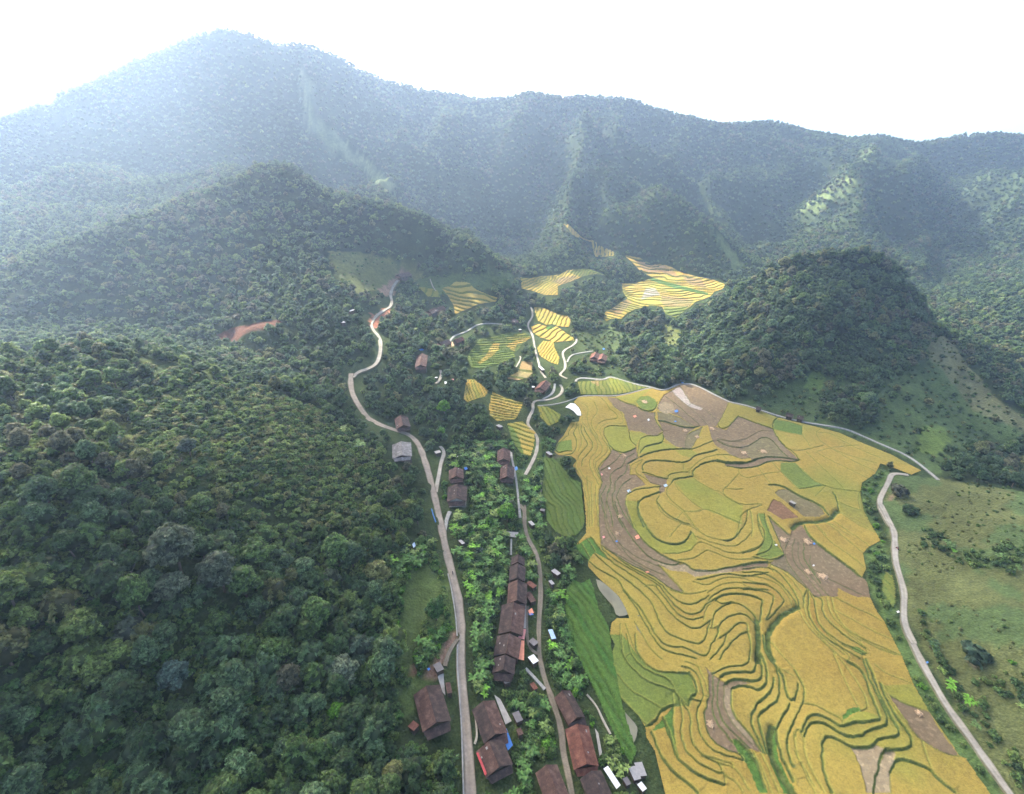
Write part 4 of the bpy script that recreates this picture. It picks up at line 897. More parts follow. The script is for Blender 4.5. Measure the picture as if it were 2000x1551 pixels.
def crown_mesh(name, seed, rad, ht, nleaf, lsize, nb=12, z0=.0, peaky=0.0, coresub=1, lo=.8):
    rs = np.random.RandomState(seed); V = []; F = []; L = []; n = 0
    # sub-crowns on a dome
    cs = []
    for k in range(nb):
        a = k * 2.399 + rs.rand() * .8; q = math.sqrt((k + .4) / nb); rr = q * rad * .68 * rs.uniform(.85, 1.15)
        zz = z0 + ht * (.80 - .50 * q ** 2 + rs.uniform(-.10, .16) + peaky * (1 - q) * .3)
        cs.append((rr * math.cos(a), rr * math.sin(a), zz, rad * rs.uniform(.30, .46) * (1 - .15 * q)))
    for (cx, cy, cz, r) in cs:
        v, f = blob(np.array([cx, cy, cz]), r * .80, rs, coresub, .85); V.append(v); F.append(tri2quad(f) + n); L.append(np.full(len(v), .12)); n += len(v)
        m = int(nleaf / nb); d = rs.normal(0, 1, (m, 3)); d[:, 2] = np.abs(d[:, 2]) * 1.1 - .35; d /= np.linalg.norm(d, axis=1)[:, None]
        # twiglets gather into tufts
        tuft = d[rs.randint(0, max(1, m // 7), m)] if m > 20 else d
        d2 = tuft + rs.normal(0, .16, (m, 3)); d2 /= np.linalg.norm(d2, axis=1)[:, None]
        rr = r * rs.uniform(.82, 1.12, m)[:, None]
        P = np.array([cx, cy, cz]) + d2 * rr * np.array([1, 1, .85])
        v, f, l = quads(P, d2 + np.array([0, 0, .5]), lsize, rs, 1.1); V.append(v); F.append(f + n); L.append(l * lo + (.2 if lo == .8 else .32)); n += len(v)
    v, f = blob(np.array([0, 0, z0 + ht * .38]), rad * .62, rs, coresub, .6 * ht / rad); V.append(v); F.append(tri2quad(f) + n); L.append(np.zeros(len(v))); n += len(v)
    return fix_tris(name, V, F, L)
def fix_tris(name, V, F, L, m='leaf'):
    V = np.vstack(V); F = np.vstack(F); L = np.concatenate(L)
    tri = F[:, 3] == F[:, 2]
    # degenerate quads -> split the blob triangles into true quads is not needed: build with two passes
    me = bpy.data.meshes.new(name); me.vertices.add(len(V)); me.vertices.foreach_set('co', V.astype(np.float32).ravel())
    Ft = F[tri][:, :3]; Fq = F[~tri]; loops = np.concatenate([Ft.ravel(), Fq.ravel()]).astype(np.int32)
    me.loops.add(len(loops)); me.loops.foreach_set('vertex_index', loops)
    st = np.concatenate([np.arange(len(Ft)) * 3, Ft.size + np.arange(len(Fq)) * 4]).astype(np.int32)
    me.polygons.add(len(st)); me.polygons.foreach_set('loop_start', st); me.update(calc_edges=True)
    me.materials.append(M[m]); a = me.attributes.new('lv', 'FLOAT', 'POINT'); a.data.foreach_set('value', L.astype(np.float32))
    return me
def bamboo_mesh(name, seed, rad, ht, nst, nleaf, lsize):
    """clump of arching feathery stems"""
    rs = np.random.RandomState(seed); V = []; F = []; L = []; n = 0
    for k in range(nst):
        a = k * 2.399 + rs.rand(); q = math.sqrt((k + .5) / nst); out = rad * q * rs.uniform(.8, 1.15); h = ht * (1 - .25 * q) * rs.uniform(.85, 1.1)
        m = nleaf // nst; t = rs.uniform(.30, 1, m)
        px_ = out * (t ** 2.0); pz = h * (t - .42 * t ** 3 * (.5 + q)); w = rad * .17 * (1 - .35 * t) * rs.uniform(.2, 1, m) ** .5
        th = rs.uniform(0, 6.28, m)
        P = np.stack([px_ * math.cos(a) + w * np.cos(th), px_ * math.sin(a) + w * np.sin(th), pz + w * .7 * np.sin(th * 1.7)], 1)
        N = np.stack([np.cos(th) * .4 + .3 * math.cos(a), np.sin(th) * .4 + .3 * math.sin(a), np.full(m, .9)], 1)
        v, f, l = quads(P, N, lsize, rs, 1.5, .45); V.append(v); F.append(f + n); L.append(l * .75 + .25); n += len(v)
    for k in range(5):
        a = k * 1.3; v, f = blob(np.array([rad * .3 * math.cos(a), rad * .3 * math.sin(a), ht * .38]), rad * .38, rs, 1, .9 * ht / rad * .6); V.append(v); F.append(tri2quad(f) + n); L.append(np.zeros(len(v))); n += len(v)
    return fix_tris(name, V, F, L)
def banana_mesh(name, seed, stems=4):
    rs = np.random.RandomState(seed); V = []; F = []; L = []; n = 0
    for s in range(stems):
        sx, sy = rs.normal(0, 1.0, 2); h = rs.uniform(2.0, 3.2)
        for k in range(7):
            a = k * 2.399 + rs.rand(); Ln = rs.uniform(1.7, 2.5); wd = rs.uniform(.30, .42); el = rs.uniform(.7, 1.25); pts = []; br = rs.uniform(.35, 1)
            for i in range(6):
                t = i / 5; r = Ln * t * (1 - .15 * t); z = h + Ln * (math.sin(el) * t - .75 * t * t); ww = wd * math.sin(math.pi * min(1, .12 + t * .86)) ** .6
                c = np.array([sx + r * math.cos(a), sy + r * math.sin(a), z]); sd = np.array([-math.sin(a), math.cos(a), 0]) * ww
                pts += [c - sd - [0, 0, .12 * ww], c, c + sd - [0, 0, .12 * ww]]
            V.append(np.array(pts)); f = []
            for i in range(5):
                b = n + i * 3; f += [(b, b + 1, b + 4, b + 3), (b + 1, b + 2, b + 5, b + 4)]
            F.append(np.array(f)); L.append(np.full(18, br)); n += 18
    return fix_tris(name, V, F, L)
def trunk_mesh(name, seed, h, r, limbs=4, spread=2.0):
    bm = bmesh.new(); rs = np.random.RandomState(seed)
    def tube(pts, rad):
        ring0 = None
        for i, (p, q) in enumerate(zip(pts, rad)):
            ring = [bm.verts.new((p[0] + q * math.cos(t), p[1] + q * math.sin(t), p[2])) for t in np.arange(6) * math.pi / 3]
            if ring0:
                for k in range(6): bm.faces.new((ring0[k], ring0[(k + 1) % 6], ring[(k + 1) % 6], ring[k]))
            ring0 = ring
        bm.faces.new(ring0)
    tube([(0, 0, -1.2), (.05 * h, 0, h * .3), (.02 * h, .04 * h, h * .62), (0, 0, h * .9)], [r * 1.3, r, r * .7, r * .3])
    for k in range(limbs):
        a = k * 2.4 + rs.rand(); z = h * rs.uniform(.38, .6)
        tube([(0, 0, z), (math.cos(a) * spread * .5, math.sin(a) * spread * .5, z + h * .18), (math.cos(a) * spread, math.sin(a) * spread, z + h * .3)], [r * .5, r * .35, r * .12])
    me = bpy.data.meshes.new(name); bm.to_mesh(me); bm.free(); me.materials.append(M['bark']); return me
def bare_mesh(name, seed, h, r):
    bm = bmesh.new(); rs = np.random.RandomState(seed)
    def tw(p, d, l, r, k):
        q = p + d * l; a = d.orthogonal().normalized(); b = d.cross(a)
        r1 = [bm.verts.new(p + (a * math.cos(t) + b * math.sin(t)) * r) for t in (0, 2.1, 4.2)]; r2 = [bm.verts.new(q + (a * math.cos(t) + b * math.sin(t)) * r * .6) for t in (0, 2.1, 4.2)]
        for i in range(3): bm.faces.new((r1[i], r1[(i + 1) % 3], r2[(i + 1) % 3], r2[i]))
        if k > 0:
            for _ in range(3 if k > 1 else 4):
                nd = (d + Vector(rs.normal(0, .55, 3))).normalized(); tw(p + d * l * rs.uniform(.6, 1), nd, l * .72, r * .6, k - 1)
    tw(Vector((0, 0, -1)), Vector((0, 0, 1)), h * .38, r, 4)
    me = bpy.data.meshes.new(name); bm.to_mesh(me); bm.free(); me.materials.append(mat('pale dead wood', (.34, .31, .28), .9, .1)); return me
# near versions (unit: metres, crown radius about 5, 4.4 and so on) and light far versions
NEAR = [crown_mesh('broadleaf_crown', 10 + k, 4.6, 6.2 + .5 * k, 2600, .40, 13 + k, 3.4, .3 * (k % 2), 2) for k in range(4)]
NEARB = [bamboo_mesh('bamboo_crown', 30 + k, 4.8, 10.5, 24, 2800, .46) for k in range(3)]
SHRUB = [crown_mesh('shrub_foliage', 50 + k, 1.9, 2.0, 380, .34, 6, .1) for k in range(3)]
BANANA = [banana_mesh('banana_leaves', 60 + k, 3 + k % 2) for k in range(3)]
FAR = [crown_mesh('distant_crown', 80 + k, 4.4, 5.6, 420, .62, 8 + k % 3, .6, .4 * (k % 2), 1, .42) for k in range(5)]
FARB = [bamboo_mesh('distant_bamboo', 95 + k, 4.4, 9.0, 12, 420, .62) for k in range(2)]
TRUNK = [trunk_mesh('trunk', 5 + k, 8.5, .26, 4, 2.4) for k in range(2)]
CULM = trunk_mesh('culm', 9, 8.0, .14, 6, 1.6)
BARE = bare_mesh('bare_branches', 7, 9.0, .22)
TINT = {'dark': (.052, .098, .036), 'mid': (.085, .150, .044), 'light': (.135, .200, .055), 'blue': (.088, .152, .068), 'olive': (.140, .160, .060),
        'bright': (.125, .280, .028), 'brown': (.135, .140, .070), 'grey': (.140, .178, .105), 'banana': (.078, .165, .038), 'yellow': (.19, .24, .05), 'red': (.24, .10, .07)}
for _k in ('dark', 'mid', 'light', 'blue', 'olive'): TINT[_k] = tuple(q * f for q, f in zip(TINT[_k], (1.16, 1.12, 1.05)))
STEM = trunk_mesh('banana_stem', 3, 2.6, .16, 0); TWIG = trunk_mesh('shrub_stem', 4, 1.3, .07, 3, .6)
MODELS = NEAR + NEARB + SHRUB + BANANA + FAR + FARB
# ------------------------------------------------------------------ houses and sheds
def roof_mat(name, c1, c2, rough=.85, band=2.6):
    """old clay tiles: courses across the slope, blotches of moss and soot, a few replaced tiles"""
    m = bpy.data.materials.new(name); m.use_nodes = True; t = m.node_tree; p = t.nodes['Principled BSDF']; p.inputs['Roughness'].default_value = rough; p.inputs['Specular IOR Level'].default_value = .2
    tc = node(t, 'ShaderNodeTexCoord'); n = node(t, 'ShaderNodeTexNoise'); n.inputs['Scale'].default_value = .42; n.inputs['Detail'].default_value = 8; n.inputs['Roughness'].default_value = .65
    t.links.new(tc.outputs['Object'], n.inputs['Vector']); r = node(t, 'ShaderNodeValToRGB'); e = r.color_ramp.elements
    e[0].position = .36; e[0].color = (*[q * .62 for q in c1], 1); e[1].position = .66; e[1].color = (*c2, 1); k = e.new(.5); k.color = (*c1, 1)
    t.links.new(n.outputs['Fac'], r.inputs[0])
    br = node(t, 'ShaderNodeTexBrick'); br.inputs['Scale'].default_value = band; br.inputs['Color1'].default_value = (1, 1, 1, 1); br.inputs['Color2'].default_value = (.66, .66, .68, 1); br.inputs['Mortar'].default_value = (.42, .42, .42, 1)
    br.inputs['Mortar Size'].default_value = .03; br.inputs['Brick Width'].default_value = .55; br.inputs['Row Height'].default_value = .45; t.links.new(tc.outputs['Object'], br.inputs['Vector'])
    mx = node(t, 'ShaderNodeMix', data_type='RGBA', blend_type='MULTIPLY'); mx.inputs[0].default_value = .8; t.links.new(r.outputs[0], mx.inputs[6]); t.links.new(br.outputs[0], mx.inputs[7]); t.links.new(mx.outputs[2], p.inputs['Base Color'])
    b = node(t, 'ShaderNodeBump'); b.inputs['Distance'].default_value = .06; t.links.new(br.outputs['Fac'], b.inputs['Height']); b.invert = True; t.links.new(b.outputs[0], p.inputs['Normal'])
    return m
M['tile_dark'] = roof_mat('sooty dark clay tiles', (.095, .068, .060), (.175, .118, .098))
M['tile_brown'] = roof_mat('brown clay tiles', (.155, .090, .070), (.26, .165, .130))
M['tile_red'] = roof_mat('red brown clay tiles', (.23, .095, .065), (.34, .165, .115))
M['tile_pale'] = roof_mat('weathered grey fibre sheets', (.26, .25, .24), (.42, .41, .40), .8, 1.2)
M['wood'] = mat('dark timber boards', (.10, .075, .055), .9, .1, [(1.5, .3)]); M['render'] = mat('pale cement render', (.40, .38, .34), .9, .1, [(.8, .15)])
M['glass'] = mat('dim window', (.03, .035, .04), .25, .5); M['door'] = mat('brown door', (.14, .08, .045), .7, .2)
for nm, c in (('blue', (.05, .20, .55)), ('orange', (.75, .28, .16)), ('pink', (.70, .28, .24)), ('white', (.66, .68, .68)), ('skyblue', (.38, .52, .68)), ('red', (.45, .06, .06)), ('grey', (.30, .29, .28)), ('darkgrey', (.13, .12, .12))):
    M['s_' + nm] = mat(nm + ' sheet', c, .55, .4, [(1.2, .12)])
M['straw'] = mat('heaped straw', (.50, .36, .22), .95, .05, [(2, .2), (8, .25)]); M['rubber'] = mat('black rubber', (.02, .02, .02), .8, .2)
def bm_obj(name, bm, m, parent):
    me = bpy.data.meshes.new(name); bmesh.ops.recalc_face_normals(bm, faces=bm.faces); bm.to_mesh(me); bm.free(); me.materials.append(m); return link(name, me, parent)
def box_bm(bm, x0, x1, y0, y1, z0, z1):
    v = [bm.verts.new((x, y, z)) for z in (z0, z1) for y in (y0, y1) for x in (x0, x1)]
    for f in ((0, 2, 3, 1), (4, 5, 7, 6), (0, 1, 5, 4), (2, 6, 7, 3), (0, 4, 6, 2), (1, 3, 7, 5)): bm.faces.new([v[i] for i in f])
def box(name, dims, m, parent): bm = bmesh.new(); box_bm(bm, *dims); return bm_obj(name, bm, m, parent)
def slope_bm(y0, y1, xe, ze, zr, side, rs, th=.16, sag=.12):
    """one roof slope, ridge at x=0; slightly sagging and uneven"""
    bm = bmesh.new(); ny, nx = 8, 4; T = []; B = []
    for j in range(ny + 1):
        a = []; b = []
        for i in range(nx + 1):
            f = i / nx; x = side * xe * f; y = y0 + (y1 - y0) * j / ny; z = zr + (ze - zr) * f - sag * math.sin(math.pi * f) * .6 - .10 * math.sin(math.pi * j / ny) + rs.normal(0, .025)
            a.append(bm.verts.new((x, y, z))); b.append(bm.verts.new((x, y, z - th)))
        T.append(a); B.append(b)
    for j in range(ny):
        for i in range(nx):
            bm.faces.new((T[j][i], T[j][i + 1], T[j + 1][i + 1], T[j + 1][i])); bm.faces.new((B[j][i], B[j + 1][i], B[j + 1][i + 1], B[j][i + 1]))
    for j in range(ny): bm.faces.new((T[j][nx], B[j][nx], B[j + 1][nx], T[j + 1][nx])); bm.faces.new((T[j][0], T[j + 1][0], B[j + 1][0], B[j][0]))
    for i in range(nx): bm.faces.new((T[0][i], B[0][i], B[0][i + 1], T[0][i + 1])); bm.faces.new((T[ny][i], T[ny][i + 1], B[ny][i + 1], B[ny][i]))
    return bm
HN = [0]; HSEE = []
def house(tg, A, B, wid, lb, m1='tile_dark', m2='tile_brown', eave=3.0, rise=2.3, wall='wood', name='village_house', lean=True, dz=0.0, ext=None):
    up = eave + rise; q = ground(px(tg, A + ' ' + B), up + .3); a, b = Vector(q[0]), Vector(q[1]); d = (b - a); d.z = 0; L = d.length; c = (a + b) / 2; HN[0] += 1; rs = np.random.RandomState(HN[0])
    ang = math.atan2(-d.x, d.y); zb = float(np.mean(H(q[:, 0], q[:, 1]))) + .3 + dz
    e = empty(name, (c.x, c.y, zb), lb, 'house', 'tile roofed village houses', ang); W = wid / 2; y0, y1 = -L / 2, L / 2; wi = W - .55; y0i, y1i = y0 + .55, y1 - .55
    bm = bmesh.new(); zr = up - .34; ws = eave + rise * .55 / W - .2
    P = [(-wi, y0i), (wi, y0i), (wi, y1i), (-wi, y1i)]; lo = [bm.verts.new((x, y, -2.5)) for x, y in P]; hi = [bm.verts.new((x, y, ws)) for x, y in P]; g0 = bm.verts.new((0, y0i, zr)); g1 = bm.verts.new((0, y1i, zr))
    bm.faces.new((lo[0], lo[1], hi[1], g0, hi[0])); bm.faces.new((lo[2], lo[3], hi[3], g1, hi[2])); bm.faces.new((lo[1], lo[2], hi[2], hi[1])); bm.faces.new((lo[3], lo[0], hi[0], hi[3]))
    w_ = bm_obj('wall', bm, M[wall], e)
    for s, mm in ((-1, m1), (1, m2)): bm_obj('roof', slope_bm(y0, y1, W, eave, up, s, rs), M[mm], e)
    for k in range(rs.randint(0, 3)):      # paler replacement tiles
        s = rs.choice((-1, 1)); fx = rs.uniform(.2, .8); yy = rs.uniform(y0 * .8, y1 * .8); bm = bmesh.new(); zz = up + (eave - up) * fx - .06; dx = .32 * W; sl = (eave - up) / W
        a_, b_ = rs.uniform(.18, .3), rs.uniform(.2, .5); v = [bm.verts.new((s * (W * fx + p_), yy + q_, zz + sl * p_ + .06)) for p_, q_ in ((-a_, -b_), (a_, -b_), (a_, b_), (-a_, b_))]
        r_ = bmesh.ops.extrude_face_region(bm, geom=[bm.faces.new(v)]); bmesh.ops.translate(bm, vec=(0, 0, .04), verts=[g for g in r_['geom'] if isinstance(g, bmesh.types.BMVert)]); bm_obj('roof_patch', bm, M['s_grey'], e)
    bm = bmesh.new(); box_bm(bm, -.17, .17, y0 - .02, y1 + .02, up - .03, up + .10); bm_obj('ridge_cap', bm, M[m1], e)
    for s in (-1, 1):      # gable side: door and windows; long side windows
        yy = y0i if s < 0 else y1i
        o_ = s * .03; box('door', (-.5, .5, min(yy, yy + o_), max(yy, yy + o_), 0, 2.1), M['door'], e)
    n = max(2, int(L / 4))
    for s in (-1, 1):
        for k in range(n):
            y = y0i + (k + .5) * (y1i - y0i) / n; xx = s * wi; wn = box('window', (min(xx, xx + s * .04), max(xx, xx + s * .04), y - .5, y + .5, 1.0, 2.1), M['glass'], e)
    if lean and wid > 6.5:       # lower skirt roof at the gable nearer the lane, as on these houses
        bm = bmesh.new(); yb = y0 if d.y > 0 else y1; s = -1 if d.y > 0 else 1
        yA, yB = yb + s * .02, yb + s * (1.7 + rs.rand()); z0_, z1_ = eave + .25, eave - .75
        v = [bm.verts.new(p) for p in ((-W * .92, yA, z0_), (W * .92, yA, z0_), (W * .80, yB, z1_), (-W * .80, yB, z1_), (-W * .92, yA, z0_ - .13), (W * .92, yA, z0_ - .13), (W * .80, yB, z1_ - .13), (-W * .80, yB, z1_ - .13))]
        for f in ((0, 1, 2, 3), (7, 6, 5, 4), (0, 4, 5, 1), (1, 5, 6, 2), (2, 6, 7, 3), (3, 7, 4, 0)): bm.faces.new([v[i] for i in f])
        bm_obj('gable_roof', bm, M[m1], e)
    block_line(np.array([[a.x, a.y], [b.x, b.y]]), wid / 2 + .3); HSEE.append(np.array([list(a + (b - a) * k / 6) for k in range(7)]))
    return e
def shed(tg, A, B, wid, lb, m='s_grey', h=2.1, name='shed', flat=False):
    q = ground(px(tg, A + ' ' + B), h); a, b = Vector(q[0]), Vector(q[1]); d = (b - a); d.z = 0; L = max(1.4, d.length); c = (a + b) / 2; zb = float(np.mean(H(q[:, 0], q[:, 1]))) + .25
    e = empty(name, (c.x, c.y, zb), lb, 'shed', 'small sheds around the village', math.atan2(-d.x, d.y)); W = wid / 2
    bm = bmesh.new(); v = [bm.verts.new(p) for p in ((-W, -L / 2, h - .15), (W, -L / 2, h + .25), (W, L / 2, h + .25), (-W, L / 2, h - .15))]; r = bmesh.ops.extrude_face_region(bm, geom=[bm.faces.new(v)])
    bmesh.ops.translate(bm, vec=(0, 0, .09), verts=[g for g in r['geom'] if isinstance(g, bmesh.types.BMVert)]); bm_obj('roof', bm, M[m], e)
    box('wall', (-W + .2, W - .2, -L / 2 + .2, L / 2 - .2, -1.2, h - .18), M['wood'], e); box('door', (-.35, .35, -L / 2 + .16, -L / 2 + .2, 0, 1.6), M['door'], e)
    block_line(np.array([[a.x, a.y], [b.x, b.y]]), wid / 2 + .5); return e
def sheet(tg, P, m, lb, cat, up=.4, th=.05, name='tarpaulin', parent=None, wrinkle=.08, keep=True, tilt=None):
    q = ground(px(tg, P), up); z = np.full(len(q), 0.0); c = q.mean(0); rs = np.random.RandomState(int(abs(c[0] * 7)) % 999)
    bm = bmesh.new(); pts = [(x - c[0], y - c[1], (H(x, y) + up - c[2]) if tilt is None else tilt * i_) for i_, (x, y, _) in enumerate(q)]
    vs = [bm.verts.new(p) for p in pts]; f = bm.faces.new(vs); bmesh.ops.subdivide_edges(bm, edges=bm.edges[:], cuts=2, use_grid_fill=True) if len(vs) == 4 else bmesh.ops.poke(bm, faces=[f])
    for v in bm.verts: v.co.z += rs.uniform(-1, 1) * wrinkle
    r = bmesh.ops.extrude_face_region(bm, geom=bm.faces[:]); bmesh.ops.translate(bm, vec=(0, 0, th), verts=[g for g in r['geom'] if isinstance(g, bmesh.types.BMVert)])
    if keep: block_line(q[:, :2][[0, 1, 2, 0]], .8)
    o = bm_obj(name, bm, M[m], None); o.location = c
    if parent is None: tag(o, lb, cat)
    else: o.parent = parent; o.matrix_parent_inverse = (Matrix.Translation(parent.location) @ Euler(parent.rotation_euler).to_matrix().to_4x4()).inverted()
    return o
Hs = {}
Hs[1] = house('A', "232,945", "290,1165", 9.6, 'long dark roofed house alone left of the main road', 'tile_dark', 'tile_brown')
Hs[2] = house('A', "545,1035", "615,1225", 8.6, 'brown roofed house right of the main road with a cement yard', 'tile_brown', 'tile_dark')
Hs[3] = house('A', "578,1255", "635,1405", 9.4, 'dark roofed house with a blue lean-to and a red edge strip', 'tile_dark', 'tile_brown')
Hs[4] = house('A', "982,978", "1062,1130", 6.8, 'small brown house right of the lane above the big red roofed one', 'tile_dark', 'tile_brown')
Hs[5] = house('A', "1062,1165", "1115,1385", 8.4, 'big house with the reddest roof, right of the lane', 'tile_red', 'tile_red')
Hs[6] = house('A', "893,1392", "965,1580", 7.6, 'brown house cut by the bottom edge of the view, left of the lane', 'tile_brown', 'tile_brown')
Hs[7] = house('A', "1138,1425", "1215,1590", 7.6, 'dark roofed house with a long white metal lean-to', 'tile_dark', 'tile_dark')
R_lab = ['smallest house at the top end of the long row', 'second house from the top of the long row', 'third house of the row with a stepped roof', 'largest long roof in the middle of the row', 'row house with the orange lean-to', 'lowest house closing the bottom end of the row']
for k, (a, b, w_) in enumerate((("737,232", "735,275", 6.6), ("735,280", "731,362", 7.4), ("736,370", "731,486", 8.6), ("712,494", "696,656", 10.2), ("689,668", "670,776", 10.0), ("665,784", "655,866", 8.4))):
    Hs[10 + k] = house('A', a, b, w_, R_lab[k], 'tile_brown' if k in (3, 4) else 'tile_dark', 'tile_dark' if k != 2 else 'tile_brown', lean=(k in (2, 5)), rise=2.2 + .15 * (k % 3))
house('C', "1228,632", "1225,765", 8.2, 'upper one of the two brown houses right of the wood', 'tile_brown', 'tile_brown')
house('C', "1275,842", "1268,1000", 8.4, 'lower one of the two brown houses right of the wood', 'tile_dark', 'tile_brown')
house('C', "602,875", "606,1000", 8.4, 'red brown house beside a blue tarpaulin, with a blue door front', 'tile_brown', 'tile_brown')
house('C', "620,1092", "612,1290", 10.6, 'wide dark grey roofed house with a cement yard in front', 'tile_dark', 'tile_dark', wall='render')
house('B', "545,925", "560,985", 9.0, 'brown house standing below the bend of the main road', 'tile_dark', 'tile_brown')
house('B', "548,1080", "552,1160", 11.0, 'house with a pale grey patched roof beside the road bend', 'tile_pale', 'tile_pale', rise=1.6)
house('B', "668,552", "660,648", 9.0, 'long reddish house with a blue patch at its far end', 'tile_brown', 'tile_brown')
house('7', "935,810", "872,885", 8.8, 'lone reddish house below the bare brown plot', 'tile_brown', 'tile_red')
house('7', "1425,532", "1400,585", 8.0, 'left one of two red roofed houses under the wooded hill', 'tile_brown', 'tile_red')
house('7', "1492,548", "1476,602", 8.0, 'right one of two red roofed houses under the wooded hill', 'tile_brown', 'tile_red')
house('B', "772,502", "826,488", 8.0, 'dark house beside a dirt yard above the green terraces', 'tile_brown', 'tile_dark')
house('B', "858,486", "905,470", 6.5, 'small red roofed house right of the dirt yard', 'tile_brown', 'tile_red')
house('B', "706,318", "746,302", 8.5, 'left one of two dark houses under the upper rice', 'tile_brown', 'tile_dark')
house('B', "758,302", "794,290", 8.0, 'right one of two dark houses under the upper rice', 'tile_brown', 'tile_dark')
house('B', "528,112", "592,88", 11.0, 'red roofed building on the bare building site', 'tile_red', 'tile_brown')
house('7', "598,208", "638,222", 9.0, 'dark house with a blue sheet above the green terraces', 'tile_dark', 'tile_dark')
for a, b, lb in (("682,332", "752,350", 'left hut of the pair on the canal path'), ("788,355", "852,372", 'right hut of the pair on the canal path'), ("388,268", "438,280", 'single small red hut on the canal path')): house('2', a, b, 5.2, lb, 'tile_brown', 'tile_dark', 2.2, 1.4, name='roadside_hut', lean=False)
SH = [('A', "928,318", "962,348", 2.6, 'grey hut in the garden left of the vegetable strips', 's_grey'), ('A', "912,378", "930,402", 1.8, 'tiny grey shed below the grey garden hut', 's_grey'),
 ('A', "914,648", "934,702", 2.0, 'narrow shed with a shiny white roof among green bushes', 's_skyblue'), ('A', "806,702", "838,732", 2.8, 'brown shed between the row houses and the lane', 's_darkgrey'),
 ('A', "806,792", "836,832", 2.8, 'pale roofed shed at the lane junction', 's_white'), ('A', "812,942", "836,978", 1.9, 'small red brown shed in the fork of the slab path', 'tile_red'),
 ('A', "722,1102", "748,1155", 2.6, 'dark shed in the middle of the banana garden', 's_darkgrey'), ('A', "738,1192", "754,1228", 1.8, 'brown plank shed under the dark garden shed', 'tile_brown'),
 ('A', "800,52", "822,76", 2.2, 'grey hut beside the lane at the top of the village', 's_grey'), ('A', "416,155", "438,180", 1.8, 'small grey hut in the garden right of the main road', 's_grey'),
 ('A', "350,938", "362,1002", 1.8, 'long narrow shed squeezed beside the left house', 'tile_brown'), ('A', "146,1162", "180,1195", 2.6, 'low red roofed pigsty behind the left house', 'tile_red'),
 ('A', "288,832", "312,880", 2.8, 'dark shed at the top of the steep side path', 's_darkgrey'), ('A', "660,895", "682,945", 2.6, 'dark shed under the last row house', 's_darkgrey'),
 ('A', "792,385", "830,418", 2.6, 'red brown annex beside the stepped row house', 'tile_red'), ('A', "788,442", "822,498", 2.8, 'brown annex below the red brown annex', 'tile_brown'),
 ('5', "480,1250", "528,1385", 2.8, 'right one of twin grey roofed sheds at the rice edge', 's_grey'), ('5', "418,1292", "478,1420", 2.6, 'left one of twin grey roofed sheds at the rice edge', 's_grey'),
 ('5', "350,1400", "392,1470", 1.9, 'small dark hut with a white panel by the lower sheds', 's_darkgrey'), ('5', "492,1452", "545,1522", 2.0, 'low pale shed below the twin sheds', 's_white'),
 ('B', "1398,1142", "1422,1162", 2.6, 'little grey hut standing left of the golden terraces', 's_grey'), ('B', "1108,985", "1132,1000", 3.0, 'grey shed at the edge of the wood above the brown houses', 's_grey'),
 ('B', "885,1165", "905,1182", 3.0, 'white roofed shed behind the red brown house', 's_white'), ('B', "1358,1478", "1384,1486", 2.2, 'small dark hut beside the narrow pond', 's_darkgrey'),
 ('B', "244,322", "268,318", 3.4, 'white roofed shed far up the left slope', 's_white'), ('B', "202,378", "212,396", 3.4, 'second white shed below the first on the left slope', 's_white'),
 ('B', "800,680", "820,680", 3.2, 'orange roofed shed in the clearing beside the curved path', 's_orange'), ('B', "834,722", "854,722", 3.2, 'reddish shed in the same small clearing', 's_pink'),
 ('B', "745,708", "758,712", 2.4, 'white shed left of the curved path', 's_white'), ('B', "806,732", "808,750", 1.8, 'narrow white shed under the orange roofed one', 's_white'),
 ('C', "330,690", "400,690", 3.4, 'grey cattle shed above the fork of the pale track', 's_grey'), ('2', "715,1195", "765,1225", 2.4, 'tiny grey hut on the brown mound in the fields', 's_grey'),
 ('7', "795,880", "820,882", 3.0, 'white annex at the lower end of the lone house', 's_white'), ('8', "1440,1165", "1462,1168", 3.6, 'orange roofed hut at the foot of the wooded hill', 's_orange'),
 ('7', "668,320", "688,322", 2.8, 'white shed above the looping green terraces', 's_white'), ('7', "870,680", "905,720", 2.6, 'pale sheds beside the descending lane', 's_white')]
for tg, a, b, w_, lb, m in SH: shed(tg, a, b, w_, lb, m)
# lean-to roofs belonging to houses
def leanto(h, tg, P, m, up, lb): o = sheet(tg, P, m, None, None, up, .08, 'lean_to_roof', Hs[h], .02); o['label'] = lb
leanto(3, 'A', "640,1206 674,1191 708,1282 681,1312", 's_blue', 2.7, 'bright blue metal lean-to roof'); leanto(3, 'A', "507,1326 519,1322 566,1438 556,1450", 's_red', 3.1, 'dark red strip along the eave')
leanto(14, 'A', "737,706 772,708 770,816 719,806", 's_orange', 2.6, 'orange lean-to roof'); leanto(13, 'A', "750,640 781,646 772,702 738,692", 's_pink', 2.6, 'pinkish lean-to roof')
leanto(7, 'A', "1206,1412 1231,1396 1301,1502 1278,1524", 's_white', 2.8, 'white blue metal lean-to roof')
